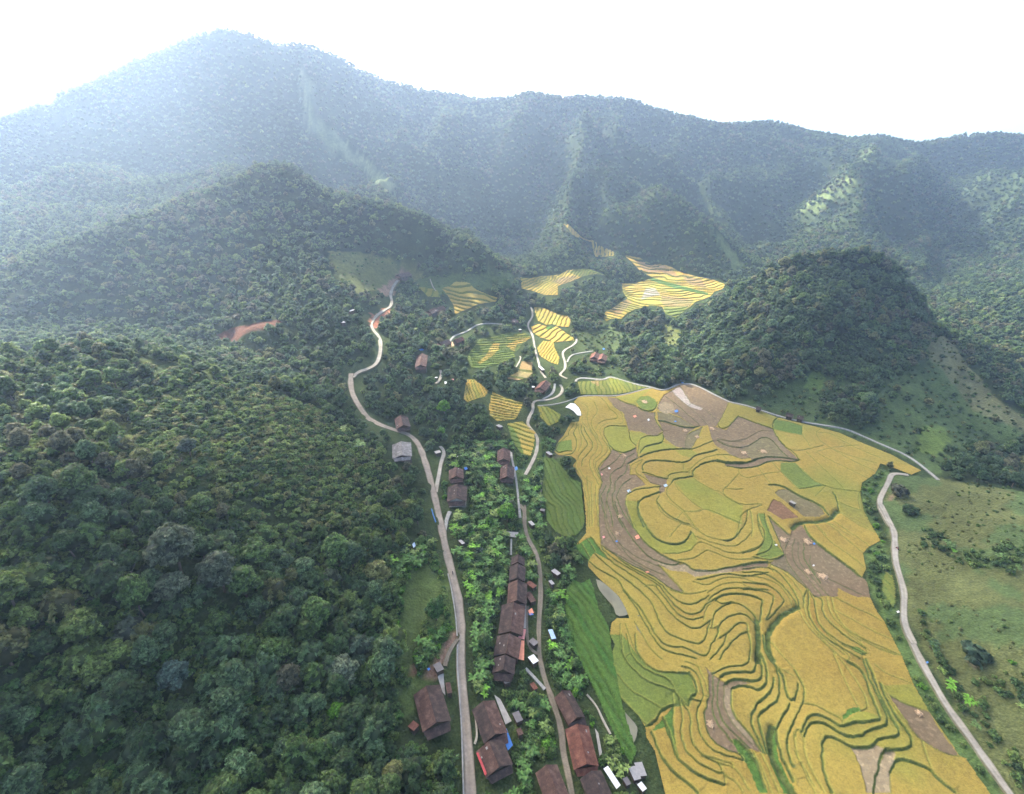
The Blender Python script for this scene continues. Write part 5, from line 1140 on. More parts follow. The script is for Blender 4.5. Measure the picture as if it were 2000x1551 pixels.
# yards
def yard(tg, P, lb, m='render'): o = sheet(tg, P, m, lb, 'yard', .42, .06, 'yard', None, .01); o['kind'] = 'structure'
yard('A', "606,1005 640,1030 702,1150 668,1168", 'cracked cement yard right of the brown roofed house'); yard('C', "510,1320 600,1325 660,1400 515,1405", 'cement yard in front of the wide grey roofed house')
yard('A', "762,500 782,505 782,640 768,640", 'cement strip between the long row and its yard path'); yard('A', "296,905 325,870 338,1010 318,985", 'pale gravel yard above the left house'); yard('C', "1312,690 1335,690 1378,1010 1362,1010", 'narrow cement terrace in front of the brown pair')
yard('A', "1160,1190 1178,1215 1200,1330 1185,1345", 'cement terrace right of the reddest roof'); yard('A', "655,105 740,112 730,140 670,135", 'grey stone yard above the row'); yard('7', "0,440 35,440 35,480 0,490", 'dirt yard beside the dark house', 'straw')
# sheets, heaps and other loose things
net = px('1', "270,385 320,345 362,350 402,390 421,430 425,465 388,463 350,420 310,395"); g = ground(net); c = g.mean(0)
bm = bmesh.new(); vs = [bm.verts.new((x - c[0], y - c[1], H(x, y) + .55 - c[2])) for x, y, z in g]; bm.faces.new(vs); r = bmesh.ops.extrude_face_region(bm, geom=bm.faces[:]); bmesh.ops.translate(bm, vec=(0, 0, .12), verts=[q for q in r['geom'] if isinstance(q, bmesh.types.BMVert)])
o = bm_obj('plastic_sheet', bm, mat('white plastic film', (.84, .83, .80), .5, .3, [(.6, .04)]), None); o.location = c; tag(o, 'large curved white plastic sheet above the golden terraces', 'plastic sheet'); block_line(g[:, :2], 1.2)
def quadpx(x, y, w_, h_, a=.3): return ' '.join(f'{x + dx:.0f},{y + dy:.0f}' for dx, dy in ((-w_, -h_ * a), (-w_ * a, h_), (w_, h_ * a), (w_ * .3, -h_)))
for tg, x, y, w_, h_, m, lb in (('1', 950, 466, 20, 13, 's_orange', 'red orange tarpaulin on the uppermost brown paddy'), ('1', 1083, 500, 12, 14, 's_white', 'pale grey sheet right of the red orange tarpaulin'), ('1', 1355, 415, 22, 14, 's_blue', 'dark blue tarpaulin below the long grey canal path'),
   ('1', 1345, 515, 14, 8, 's_blue', 'small blue sheet below the dark blue tarpaulin'), ('1', 700, 974, 14, 10, 's_white', 'white sheet on the upper stepped brown paddies'), ('1', 625, 1035, 12, 12, 's_pink', 'pink sheet at the left edge of the brown steps'),
   ('1', 893, 1195, 22, 16, 's_skyblue', 'blue and white tarpaulin at the corner of the golden loop'), ('1', 1250, 1141, 22, 15, 's_skyblue', 'light blue sheet on the narrow wet paddy'), ('3', 725, 345, 26, 24, 's_orange', 'large orange tarpaulin on the lower brown paddy'),
   ('3', 522, 386, 14, 10, 's_blue', 'violet blue sack sheet on the brown steps'), ('3', 395, 345, 16, 14, 's_pink', 'pale pink sheet left of the violet sack sheet'), ('3', 822, 686, 22, 9, 's_orange', 'orange strip of tarpaulin at the golden edge'),
   ('4', 700, 410, 14, 12, 's_blue', 'blue sack beside the straw on the right brown paddy'), ('4', 330, 422, 16, 9, 's_white', 'small white sheet at the tip of the green strip'), ('4', 695, 622, 12, 10, 's_white', 'small white sheet in the middle of the right brown paddy'),
   ('6', 1305, 268, 14, 12, 's_blue', 'blue sheet on the grass right of the pale road'), ('4', 1520, 1075, 16, 12, 's_white', 'grey concrete tank cover beside the right road'), ('C', 732, 900, 26, 22, 's_blue', 'bright blue tarpaulin beside the red brown house'),
   ('C', 1388, 900, 22, 30, 's_blue', 'blue awning sheet beside the lower brown house'), ('A', 808, 548, 16, 20, 's_orange', 'orange and blue awning in the row yard'), ('A', 808, 562, 16, 7, 's_blue', 'blue strip next to the orange awning'), ('A', 246, 864, 9, 8, 's_blue', 'blue sack on red soil above the left house'),
   ('A', 165, 182, 10, 16, 's_skyblue', 'pale blue sheet on the bushes left of the main road'), ('1', 1415, 137, 14, 6, 's_blue', 'blue sheet at the top bend of the canal path'), ('7', 1495, 508, 14, 8, 's_blue', 'blue sheet behind the two red roofed houses'), ('7', 648, 244, 14, 8, 's_blue', 'blue sheet beside the dark upper house'), ('B', 665, 546, 16, 6, 's_blue', 'blue patch lying at the far end of the long reddish house')):
    sheet(tg, quadpx(x, y, w_, h_), m, lb, 'tarpaulin', .75 if tg not in 'CA' else 2.2, .06, 'tarpaulin', None, .10)
def heap(tg, x, y, rx, lb, h=.5):
    g = ground(px(tg, f'{x},{y} {x + rx},{y}')); r = float(np.hypot(*(g[1] - g[0])[:2])); rs = np.random.RandomState(int(x)); bm = bmesh.new(); bmesh.ops.create_icosphere(bm, subdivisions=3, radius=1)
    V = np.array([v.co[:] for v in bm.verts]); nz = fbm(V[:, 0] * 3 + x, V[:, 1] * 3, 1.0, 4, 3)
    for v, q in zip(bm.verts, nz): a = 1 + .7 * q; v.co = (v.co.x * r * a, v.co.y * r * 1.2 * a, v.co.z * h * (1 + .9 * q))
    for k in range(14):      # loose bundles round the heap
        a = rs.uniform(0, 6.28); d = r * rs.uniform(.8, 1.7); l = rs.uniform(.25, .6); m_ = Matrix.Translation((d * math.cos(a), d * 1.2 * math.sin(a), .12)) @ Matrix.Rotation(rs.uniform(0, 3), 4, 'Z') @ Matrix.Diagonal((l, l * .4, .22, 1)); bmesh.ops.create_icosphere(bm, subdivisions=1, radius=1, matrix=m_)
    o = bm_obj('straw_pile', bm, M['straw'], None); o.location = (g[0][0], g[0][1], H(g[0][0], g[0][1]) + .42); tag(o, lb, 'straw pile', 'straw piles on the harvested paddies')
for tg, x, y, r, lb in (('1', 1700, 590, 22, 'straw heap at the meeting of the brown and golden plots'), ('1', 845, 855, 20, 'straw heap at the head of the brown steps'), ('2', 455, 715, 28, 'round straw heap in the dark brown paddy'), ('2', 265, 730, 26, 'scattered straw left of the round heap'),
   ('3', 555, 150, 18, 'straw spread along the middle of the brown steps'), ('3', 530, 318, 14, 'small straw heap above the violet sack sheet'), ('4', 405, 380, 26, 'pinkish straw left of the paddy fan'), ('4', 632, 395, 28, 'straw beside the blue sack'), ('4', 640, 692, 20, 'straw at the left edge of the right brown paddy'),
   ('4', 790, 735, 34, 'largest straw spread on the right brown paddy'), ('5', 1185, 880, 24, 'straw heap in the small brown paddy near the bottom'), ('6', 1220, 772, 20, 'straw at the top of the lower right brown paddy'), ('1', 1040, 328, 26, 'straw heap on the round green mound'), ('1', 1440, 612, 20, 'straw heap on the middle brown paddy'), ('1', 1560, 675, 20, 'pale straw on the olive plot')): heap(tg, x, y, r, lb)
# retaining wall and pipe beside the main road
w_ = ribbon('retaining_wall', px('A', "352,345 372,430 393,560 403,690"), .5, 'kerb', 'grey cement retaining wall on the left edge of the main road', 'wall', .9, kind='thing', clear=.2); 
w_ = ribbon('retaining_wall', px('A', "404,735 402,850 415,1000 428,1200 438,1570"), .5, 'kerb', 'lower cement wall along the road beside the left house', 'wall', .7, kind='thing', clear=.2)
def tube_obj(name, P, r, m, lb, cat, up=1.0, seg=6):
    g = ground(px(*P)); pts = [Vector((x, y, H(x, y) + up)) for x, y, z in g]; bm = bmesh.new(); prev = None
    for i, p in enumerate(pts):
        d = (pts[min(i + 1, len(pts) - 1)] - pts[max(i - 1, 0)]).normalized(); a = d.cross(Vector((0, 0, 1))).normalized(); b = a.cross(d)
        ring = [bm.verts.new(p + (a * math.cos(t) + b * math.sin(t)) * r) for t in np.linspace(0, 2 * math.pi, seg, endpoint=False)]
        if prev:
            for k in range(seg): bm.faces.new((prev[k], prev[(k + 1) % seg], ring[(k + 1) % seg], ring[k]))
        else: bm.faces.new(ring)
        prev = ring
    bm.faces.new(prev); return tag(bm_obj(name, bm, m, None), lb, cat)
tube_obj('pipe', ('A', "262,-10 272,25 285,62"), .3, M['s_blue'], 'blue water pipe lying beside the main road', 'pipe', .8)
tube_obj('fallen_pole', ('P', "1947,886 1975,872"), .25, M['s_white'], 'pale fallen trunk on the far right slope', 'fallen trunk', .8)
# motorcycles with riders
def moto(tg, x, y, lb, lb2, head):
    g = ground(px(tg, f'{x},{y}'))[0]; z = H(g[0], g[1]) + .42; e = empty('motorcycle', (g[0], g[1], z), lb, 'motorcycle', None, head)
    for yy in (-.62, .62):
        bm = bmesh.new(); bmesh.ops.create_cone(bm, segments=16, radius1=.31, radius2=.31, depth=.12, cap_ends=True, matrix=Matrix.Translation((0, yy, .31)) @ Matrix.Rotation(R(90), 4, 'Y')); wl = bm_obj('wheel', bm, M['rubber'], e)
    bm = bmesh.new(); box_bm(bm, -.11, .11, -.35, .40, .38, .66); box_bm(bm, -.07, .07, .40, .60, .5, .95); bmesh.ops.bevel(bm, geom=bm.edges[:], offset=.03); bm_obj('body', bm, M['s_red'], e)
    box('seat', (-.13, .13, -.66, .14, .68, .78), M['rubber'], e); box('handlebar', (-.34, .34, .42, .47, .98, 1.03), M['s_darkgrey'], e); box('headlight', (-.08, .08, .60, .68, .80, .95), M['s_white'], e)
    J = [(0, -.18, .86), (0, -.10, 1.12), (0, -.02, 1.38), (0, .0, 1.50), (0, .03, 1.66), (-.20, -.02, 1.40), (-.27, .14, 1.16), (-.28, .38, 1.04), (.20, -.02, 1.40), (.27, .14, 1.16), (.28, .38, 1.04), (-.11, -.18, .84), (-.19, .22, .80), (-.19, .10, .40), (-.19, .24, .33), (.11, -.18, .84), (.19, .22, .80), (.19, .10, .40), (.19, .24, .33)]
    Ed = [(0, 1), (1, 2), (2, 3), (3, 4), (2, 5), (5, 6), (6, 7), (2, 8), (8, 9), (9, 10), (0, 11), (11, 12), (12, 13), (13, 14), (0, 15), (15, 16), (16, 17), (17, 18)]; rad = [.15, .15, .15, .06, .11, .07, .05, .04, .07, .05, .04, .09, .08, .055, .05, .09, .08, .055, .05]
    me = bpy.data.meshes.new('person'); me.from_pydata(J, Ed, []); p = link('person', me); p.location = e.location; p.rotation_euler = e.rotation_euler; tag(p, lb2, 'person')
    p.modifiers.new('s', 'SKIN'); 
    for v, r_ in zip(me.skin_vertices[0].data, rad): v.radius = (r_, r_)
    me.skin_vertices[0].data[0].use_root = True; p.modifiers.new('d', 'SUBSURF').levels = 1; me.materials.append(M['s_darkgrey'])
moto('4', 1508, 468, 'dark red motorcycle on the pale road right of the rice', 'rider in dark clothes on the dark red motorcycle', R(10))
moto('A', 378, 342, 'small motorcycle on the grey main road', 'rider sitting on the motorcycle on the grey road', R(15))
# trees that stand out
def special(tg, x, y, model, tint, s, lb, nm='broadleaf_tree', cat='tree', hs=1.0, up=5):
    g = ground(px(tg, f'{x},{y}'), up)[0]; z = float(H(g[0], g[1])); e = empty(nm, (g[0], g[1], z - .2), lb, cat); e.scale = (s, s, s * hs)
    if model == 'bare': link('branches', BARE, e); return
    link('stem' if nm == 'shrub' else ('culm' if model in (4, 5, 6) else 'trunk'), TWIG if nm == 'shrub' else (CULM if model in (4, 5, 6) else TRUNK[0]), e); c = link('crown', MODELS[model], e); c['tint'] = TINT[tint] if isinstance(tint, str) else list(tint)
    block_line(np.array([[g[0], g[1]], [g[0] + .1, g[1]]]), 2.0 * s)
special('P', 990, 1005, 0, 'bright', 1.15, 'vivid green round tree above the long row of houses')
special('P', 866, 800, 1, 'bright', 1.15, 'vivid green round tree deep in the upper village wood')
special('P', 862, 838, 2, 'bright', .6, 'small yellow green tree below the vivid upper one')
special('P', 655, 1385, 2, 'bright', .62, 'vivid green tree standing out in the dark lower left wood')
special('P', 932, 935, 5, (.10, .16, .05), 1.15, 'large light green feathery bamboo between the house pairs', 'bamboo_clump', 'bamboo')
special('P', 942, 1140, 4, (.11, .16, .055), .62, 'pale green bamboo in the garden beside the row', 'bamboo_clump', 'bamboo')
special('P', 700, 1262, 4, (.075, .125, .075), 1.25, 'large bluish bamboo clump at the edge of the clearing', 'bamboo_clump', 'bamboo')
special('P', 345, 1100, 1, (.120, .150, .085), 1.75, 'giant pale crowned tree rising above the left wood', hs=1.1)
special('P', 430, 1135, 0, (.095, .125, .075), 1.5, 'broad dull green crown right beside the giant pale tree', hs=1.1)
special('P', 565, 1330, 3, (.10, .105, .06), .95, 'round olive brown crown in the lower left wood')
special('P', 340, 1325, 2, (.085, .14, .105), 1.0, 'blue green rounded tree in the lower left wood')
special('P', 365, 872, 1, (.085, .125, .085), .85, 'lone bluish tree on the shrubby hillside')
special('P', 850, 1195, 3, (.060, .14, .035), .95, 'dense green tree touching the road by the clearing')
special('P', 1900, 1283, 9, (.055, .10, .055), 3.2, 'big dark bush on the grass hill right of the pale road', 'shrub', 'shrub', .8, 1)
special('P', 1752, 965, 9, (.10, .11, .07), 3.0, 'brownish bush beside the top bend of the pale road', 'shrub', 'shrub', 1, 1)
special('P', 1775, 1000, 8, (.06, .11, .04), 2.6, 'green bush below the brownish roadside bush', 'shrub', 'shrub', .9, 1)
special('P', 1515, 735, 'bare', None, .9, 'pale bare tree against the dark wooded hill', 'dead_tree', 'dead tree')
special('P', 345, 885, 'bare', None, .55, 'bare twiggy tree left of the lone bluish tree', 'dead_tree', 'dead tree')
special('P', 1000, 985, 3, 'grey', .62, 'pale greyish tree left of the vivid green one')
# ------------------------------------------------------------------ plants: where they grow
IMW, IMH = 1400, 1000        # class sheet covers photo pixels -400..2400, -200..1800 at half size
_iu, _iv = np.meshgrid(np.arange(IMW) * 2 - 400.0, np.arange(IMH) * 2 - 200.0, indexing='ij')
KL = np.zeros((IMW, IMH), np.int8)
def paint(k, P, jag=6):
    m = inpoly(_iu + jag * fbm(_iu, _iv, 40, 7, 2), _iv + jag * fbm(_iu, _iv, 40, 8, 2), px('P', P)); KL[m] = k
# 0 forest, 1 open grass, 2 shrubs, 3 village gardens, 4 big bamboo and trees, 5 dark wooded hill, 6 scrubby grass, 9 none
paint(4, "-400,1010 250,980 600,1080 760,1090 800,1180 760,1330 850,1450 905,1420 920,1800 -400,1800")
paint(2, "230,760 420,740 560,770 690,840 780,960 700,1040 560,1010 400,960 280,900")
paint(7, "-400,740 100,690 330,720 420,745 230,770 250,880 380,960 560,1030 780,990 800,1080 740,1090 600,1080 250,980 -400,1000")
paint(3, "860,870 1000,860 1090,860 1060,960 1060,1110 1120,1110 1150,1300 1230,1450 1300,1800 920,1800 900,1400 895,1150 860,1000")
paint(3, "760,1100 830,1040 880,1100 896,1170 896,1240 870,1290 780,1340 770,1180")
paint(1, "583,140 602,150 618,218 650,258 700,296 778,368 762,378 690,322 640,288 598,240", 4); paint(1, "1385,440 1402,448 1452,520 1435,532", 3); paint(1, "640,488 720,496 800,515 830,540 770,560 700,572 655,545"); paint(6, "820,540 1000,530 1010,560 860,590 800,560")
paint(9, "416,656 450,640 500,630 548,624 545,640 500,652 470,668 425,670", 0); paint(9, "735,568 765,548 785,526 803,526 800,542 765,575 742,578", 0); paint(9, "715,612 745,604 762,616 740,640 722,640", 0)
paint(6, "1450,800 1560,750 1700,700 1790,640 1850,660 1890,710 1950,780 2050,850 2400,900 2400,930 1850,910 1830,930 1700,870 1560,835")
paint(5, "1330,640 1400,570 1450,535 1520,495 1600,465 1680,460 1740,475 1780,520 1800,570 1812,650 1800,700 1700,760 1620,745 1500,745 1400,745 1350,700")
paint(5, "1190,740 1195,640 1240,600 1300,610 1330,680 1335,740 1270,755")
paint(6, "1130,650 1200,640 1210,735 1150,735"); paint(6, "1200,640 1260,655 1200,700"); paint(1, "1290,625 1330,650 1320,690 1290,670")
paint(5, "1610,830 1600,780 1640,760 1700,770 1700,820 1680,840"); paint(5, "1860,905 1890,885 1960,885 2400,870 2400,1000 2000,965 1900,945")
paint(1, "1735,925 1850,938 2100,965 2400,980 2400,1800 1990,1600 1850,1350 1765,1200 1748,1080 1720,990")
paint(8, "1690,905 1740,915 1800,935 1740,930 1700,990 1735,1080 1750,1200 1840,1350 1995,1600 1925,1600 1780,1340 1700,1150 1675,1000")
paint(8, "1800,1010 1870,1080 1980,1060 2050,1100 2050,1130 1900,1110 1790,1060"); paint(8, "1860,1270 1960,1280 2100,1380 2100,1440 1900,1340"); paint(8, "1765,1080 1790,1180 1850,1290 1990,1480 2050,1600 2000,1600 1840,1330 1760,1200")
paint(1, "1575,735 1590,722 1612,728 1610,755 1590,772 1572,765", 2); paint(1, "1790,850 1810,832 1845,835 1855,860 1830,890 1800,880", 2)
paint(6, "778,1200 800,1115 845,1095 862,1150 835,1200 815,1270 800,1330 780,1300")
paint(9, "1080,855 1110,845 1120,890 1080,905", 1)
def klass(u, v):
    i = ((np.asarray(u) + 400) / 2).astype(int); j = ((np.asarray(v) + 200) / 2).astype(int)
    ok = (i >= 0) & (i < IMW) & (j >= 0) & (j < IMH); return np.where(ok, KL[np.clip(i, 0, IMW - 1), np.clip(j, 0, IMH - 1)], 0)
def visible(x, y, z, slack=6.0):
    vis = np.ones(len(x), bool); dz = CAMZ - z
    for s in np.linspace(.02, .96, 90):
        vis &= (z + slack + dz * s) > H(x * (1 - s), y * (1 - s)) - 0.0
    return vis
def cells(x0, x1, y0, y1, g, seed):
    rs = np.random.RandomState(seed); X, Y = np.meshgrid(np.arange(x0, x1, g), np.arange(y0, y1, g), indexing='ij')
    X = X + (np.arange(X.shape[1]) % 2) * g * .5 + rs.uniform(-.42, .42, X.shape) * g; Y = Y + rs.uniform(-.42, .42, Y.shape) * g
    return X.ravel(), Y.ravel(), rs
def fieldmask(x, y, grow=0.0):
    m = np.zeros(len(x), bool)
    for f in FIELDS:
        for dx, dy in ((0, 0), (grow, 0), (-grow, 0), (0, grow), (0, -grow)):
            i = np.round((x + dx - f['x0']) / f['gs']).astype(int); j = np.round((y + dy - f['y0']) / f['gs']).astype(int)
            ok = (i >= 0) & (j >= 0) & (i < f['ins'].shape[0]) & (j < f['ins'].shape[1])
            m |= ok & f['ins'][np.clip(i, 0, f['ins'].shape[0] - 1), np.clip(j, 0, f['ins'].shape[1] - 1)]
    return m
def blocked(x, y):
    i = ((x - BX0) / BS).astype(int); j = ((y - BY0) / BS).astype(int); ok = (i >= 0) & (j >= 0) & (i < 1000) & (j < 1000)
    return ok & BLK[np.clip(i, 0, 999), np.clip(j, 0, 999)]
# pixels where a road or house is seen in the open: nothing tall stands right in front of it
KV = np.full((1000, 776), 1e9, np.float32)
def keep_seen(P, rad, back=2.0):
    u, v, d = proj(P[:, 0], P[:, 1], P[:, 2]); 
    for a, b, c in zip(u, v, d):
        r = max(1, int(rad / c * FPX / 2)); i, j = int(a / 2), int(b / 2)
        if 0 <= i < 1000 and 0 <= j < 776: q = KV[max(0, i - r):i + r + 1, max(0, j - r):j + r + 1]; np.minimum(q, c - back, out=q)
for P, w__ in SEE: keep_seen(P, w__ * .6)
for P in HSEE: keep_seen(P, 2.2, 5.0)
for k_, f in enumerate(FIELDS):
    st_ = int(4 / f['gs']); a_ = f['ins'][::st_, ::st_]; keep_seen(np.stack([f['X'][::st_, ::st_][a_], f['Y'][::st_, ::st_][a_], f['Z'][::st_, ::st_][a_]], 1), 1.6, 4.0)
def hides(x, y, s, hh):
    out = np.zeros(len(x), bool); z = H(x, y)
    for f, off in ((.35, 0), (.7, 0), (1, 0), (.6, 1), (.6, -1)):
        u, v, d = proj(x + off * s * hh * .38, y, z + f * s * hh); i = (u / 2).astype(int); j = (v / 2).astype(int); ok = (i >= 0) & (i < 1000) & (j >= 0) & (j < 776)
        out |= ok & (KV[np.clip(i, 0, 999), np.clip(j, 0, 775)] > d + 1) & (KV[np.clip(i, 0, 999), np.clip(j, 0, 775)] < 1e8)
    return out
PL_ = {'x': [], 'y': [], 'r': [], 'm': [], 't': []}      # every plant: place, radius scale, model code, tint
def add_pts(x, y, sc, model, tint):
    PL_['x'].append(x); PL_['y'].append(y); PL_['r'].append(sc); PL_['m'].append(model); PL_['t'].append(tint)
def scatter(x0, x1, y0, y1, g, classes, prob, models, tints, smin, smax, seed, clear=.6, ymin=-1e9, ymax=1e9, grow=1.0, patch=None):
    x, y, rs = cells(x0, x1, y0, y1, g, seed); z = H(x, y); u, v, d = proj(x, y, z)
    keep = (u > -260) & (u < 2260) & (v < 1760) & (v > -150) & (d > 20) & (y > ymin) & (y < ymax)
    x, y, z, u, v = x[keep], y[keep], z[keep], u[keep], v[keep]
    k = klass(u, v); keep = np.isin(k, classes) & (rs.rand(len(x)) < prob)
    if patch: keep &= fbm(x, y, patch[0], seed + 1, 3) > patch[1]
    x, y, z = x[keep], y[keep], z[keep]
    keep = ~fieldmask(x, y, grow) & ~blocked(x, y)
    if clear > 0:
        for a in range(4): keep &= ~blocked(x + clear * math.cos(a * 1.57), y + clear * math.sin(a * 1.57))
    x, y, z = x[keep], y[keep], z[keep]; keep = visible(x, y, z); x, y = x[keep], y[keep]; n = len(x)
    names = list(tints); pr = np.array([tints[q] for q in names], float); lo = fbm(x, y, 45, seed + 3, 3)
    # neighbouring plants share tints: pick from the list by low noise plus chance
    cdf = np.cumsum(pr) / pr.sum(); r = np.clip(.5 + .55 * lo + rs.uniform(-.5, .5, n), 0, .9999); ti = np.searchsorted(cdf, r)
    T = np.array([TINT[q] for q in names])[ti] * rs.uniform(.78, 1.25, n)[:, None]
    mc = np.array(list(models)); mp = np.array([models[q] for q in models], float); mi = mc[np.searchsorted(np.cumsum(mp) / mp.sum(), rs.uniform(0, .9999, n))]
    sc = rs.uniform(smin, smax, n); hh = np.where(mi < 4, 9.5, np.where(mi < 7, 10, np.where(mi < 10, 2.2, np.where(mi < 13, 4, 6.5)))); kp = ~hides(x, y, sc, hh)
    add_pts(x[kp], y[kp], sc[kp], mi[kp], T[kp])
near_all = {0: 1, 1: 1, 2: 1, 3: 1}; bam = {4: 1, 5: 1, 6: 1}; shr = {7: 1, 8: 1, 9: 1}; ban = {10: 1, 11: 1, 12: 1}; far = {13: 1, 14: 1, 15: 1, 16: 1, 17: 1}; farb = {18: 1, 19: 1}
def mixm(*a):
    o = {}
    for d, w_ in a:
        for k in d: o[k] = o.get(k, 0) + w_ / len(d)
    return o
fmix = {'dark': 3, 'mid': 3, 'blue': 2, 'light': 1.2, 'olive': .8, 'brown': .2}
# mountains and middle slopes
scatter(-1350, 1400, 620, 1500, 5.6, [0, 5], 1, mixm((far, 5), (farb, 1)), fmix, .5, .9, 1)
scatter(-1400, 500, 1500, 2100, 16, [0], 1, far, fmix, 1.6, 2.2, 2)
scatter(-700, 900, 300, 620, 6.4, [0, 5], 1, mixm((far, 5), (farb, 1.6)), fmix, .55, 1.15, 3, ymax=620)
scatter(-420, 420, 180, 300, 5.6, [0], .95, mixm((far, 4), (near_all, 2), (bam, 1)), fmix, .5, 1.0, 4)
scatter(100, 600, 180, 560, 6.2, [5], 1, mixm((far, 4), (near_all, 1)), {'dark': 4, 'blue': 2, 'mid': 1, 'olive': .7, 'brown': .5}, .75, 1.25, 5)
scatter(-420, 60, 60, 420, 6.0, [7], .9, mixm((near_all, 3), (bam, 1), (far, 1)), {'mid': 3, 'light': 2, 'dark': 1.5, 'blue': 1.5, 'olive': .8, 'brown': .4}, .40, .95, 6)
# big trees and bamboo clumps near the camera
scatter(-260, 20, 20, 200, 6.4, [4], .95, mixm((near_all, 3), (bam, 4)), {'blue': 3, 'dark': 2.2, 'mid': 2.4, 'grey': .6, 'olive': .8, 'light': .8}, .65, 1.35, 7, clear=2.5)
scatter(-260, 20, 20, 200, 2.7, [4], .85, shr, {'mid': 2, 'light': 2, 'banana': 1.2}, .9, 1.5, 8)
# shrubby hillside left of the road
scatter(-300, 30, 120, 420, 2.7, [2], .95, mixm((shr, 5), (ban, 0.01)), {'light': 4, 'olive': 2, 'mid': 3, 'dark': .5}, .7, 1.5, 9)
scatter(-300, 30, 120, 420, 10, [2], .5, mixm((near_all, 3), (bam, 1)), {'mid': 2, 'dark': 1, 'blue': 1}, .35, .6, 10)
scatter(-300, 30, 120, 420, 3.0, [7], .8, shr, {'light': 2, 'mid': 3, 'olive': 1}, .8, 1.5, 11)
# village gardens
scatter(-60, 130, 30, 330, 3.4, [3], .62, ban, {'banana': 3, 'bright': 1, 'light': 1}, .7, 1.15, 12, clear=1.1)
scatter(-60, 130, 30, 330, 1.75, [3], 1, shr, {'dark': 1.5, 'mid': 3, 'light': 2, 'banana': 2, 'bright': .4}, .5, 1.25, 13, clear=.5)
scatter(-60, 130, 30, 400, 6.6, [3], .5, mixm((near_all, 4), (bam, 2)), {'mid': 3, 'light': 1.5, 'dark': 2, 'bright': .5, 'grey': .3}, .34, .70, 14, clear=2.0)
# verge of the right road, scrub on grass
scatter(60, 420, 60, 420, 2.6, [8], .75, mixm((shr, 5), (ban, .4)), {'mid': 3, 'light': 2, 'dark': 1.5, 'bright': .3}, .5, 1.25, 15, clear=.5)
scatter(60, 420, 60, 420, 4.0, [1], .8, shr, {'olive': 3, 'mid': 2, 'light': 1}, .22, .6, 16, patch=(26, .02), clear=.4)
scatter(60, 620, 60, 560, 4.4, [6], .55, mixm((shr, 6), (far, .5)), {'mid': 3, 'olive': 2, 'dark': 2}, .4, .95, 17)
scatter(-260, 300, 300, 640, 4.6, [6, 1], .35, shr, {'mid': 3, 'olive': 2}, .5, 1.0, 18)
X_ = np.concatenate(PL_['x']); Y_ = np.concatenate(PL_['y']); R_ = np.concatenate(PL_['r']); M_ = np.concatenate(PL_['m']); T_ = np.vstack(PL_['t'])
Z_ = H(X_, Y_); U_, V_, D_ = proj(X_, Y_, Z_ + 4)
rsx = np.random.RandomState(99); ROT_ = rsx.uniform(0, 6.28, len(X_)); HS_ = rsx.uniform(.85, 1.2, len(X_))
print('plants', len(X_), [int((M_ == k).sum()) for k in range(20)])
# ------------------------------------------------------------------ plants one can single out
inframe = (U_ > -20) & (U_ < 2020) & (V_ > 0) & (V_ < 1590)
size_px = R_ * np.where(M_ < 7, 4.6, np.where(M_ < 10, 1.9, np.where(M_ < 13, 2.2, 4.4))) / D_
single = np.zeros(len(X_), bool)
def pick(mask, n):
    c = np.where(mask & inframe & ~single)[0]; c = c[np.argsort(-size_px[c])][:n]; single[c] = True; return c
def zone(u, v):
    if v > 1010 and u < 905: return 'slope left of the main road', 'in the dense wood below the hillside left of the main road'
    if 840 < u < 1320 and v > 850: return 'village', 'among the village houses and gardens'
    if u > 1650 and v > 880: return 'right road', 'beside the narrow road right of the rice fields'
    if u < 900: return 'left hillside', 'on the shrubby hillside left of the upper road'
    return 'hill', 'at the foot of the wooded hill beyond the rice fields'
def tname(t):
    k = min(TINT, key=lambda q: sum((a - b) ** 2 for a, b in zip(np.array(TINT[q]) / max(TINT[q]), np.array(t) / max(t))) + 4 * (max(TINT[q]) - max(t)) ** 2)
    return {'dark': 'dark green', 'mid': 'mid green', 'light': 'light green', 'blue': 'bluish green', 'olive': 'olive green', 'bright': 'vivid green', 'brown': 'brownish', 'grey': 'greyish green', 'banana': 'fresh green', 'yellow': 'yellow green', 'red': 'reddish'}[k]
def put(i, kind):
    x, y, z, s = float(X_[i]), float(Y_[i]), float(Z_[i]), float(R_[i]); tn = tname(T_[i]); zn, zt = zone(U_[i], V_[i])
    if kind == 'tree': nm, kd, cat = ('bamboo_clump', 'feathery bamboo clump', 'bamboo') if M_[i] in (4, 5, 6) else ('broadleaf_tree', 'round crowned broadleaf tree', 'tree')
    elif kind == 'banana': nm, kd, cat = 'banana_plant', 'big leaved banana plant', 'banana plant'
    else: nm, kd, cat = 'shrub', 'low leafy shrub', 'shrub'
    lb = f'{tn} {kd} {zt}'
    e = empty(nm, (x, y, z - .15), ' '.join(lb.split()[:16]), cat, f'{tn} {cat}s, {zn}', float(ROT_[i])); e.scale = (s, s, s * float(HS_[i]))
    if kind == 'tree':
        link('culm' if M_[i] in (4, 5, 6) else 'trunk', CULM if M_[i] in (4, 5, 6) else TRUNK[i % 2], e)
    c = link('leaves' if kind == 'banana' else ('crown' if kind == 'tree' else 'foliage'), MODELS[M_[i]], e); c['tint'] = [float(q) for q in T_[i]]
    if kind == 'banana': link('stem', STEM, e)
    if kind == 'shrub': link('stem', TWIG, e)
for i in pick((M_ < 7), 300): put(i, 'tree')
for i in pick((M_ >= 10) & (M_ < 13), 160): put(i, 'banana')
for i in pick((M_ >= 7) & (M_ < 10), 160): put(i, 'shrub')
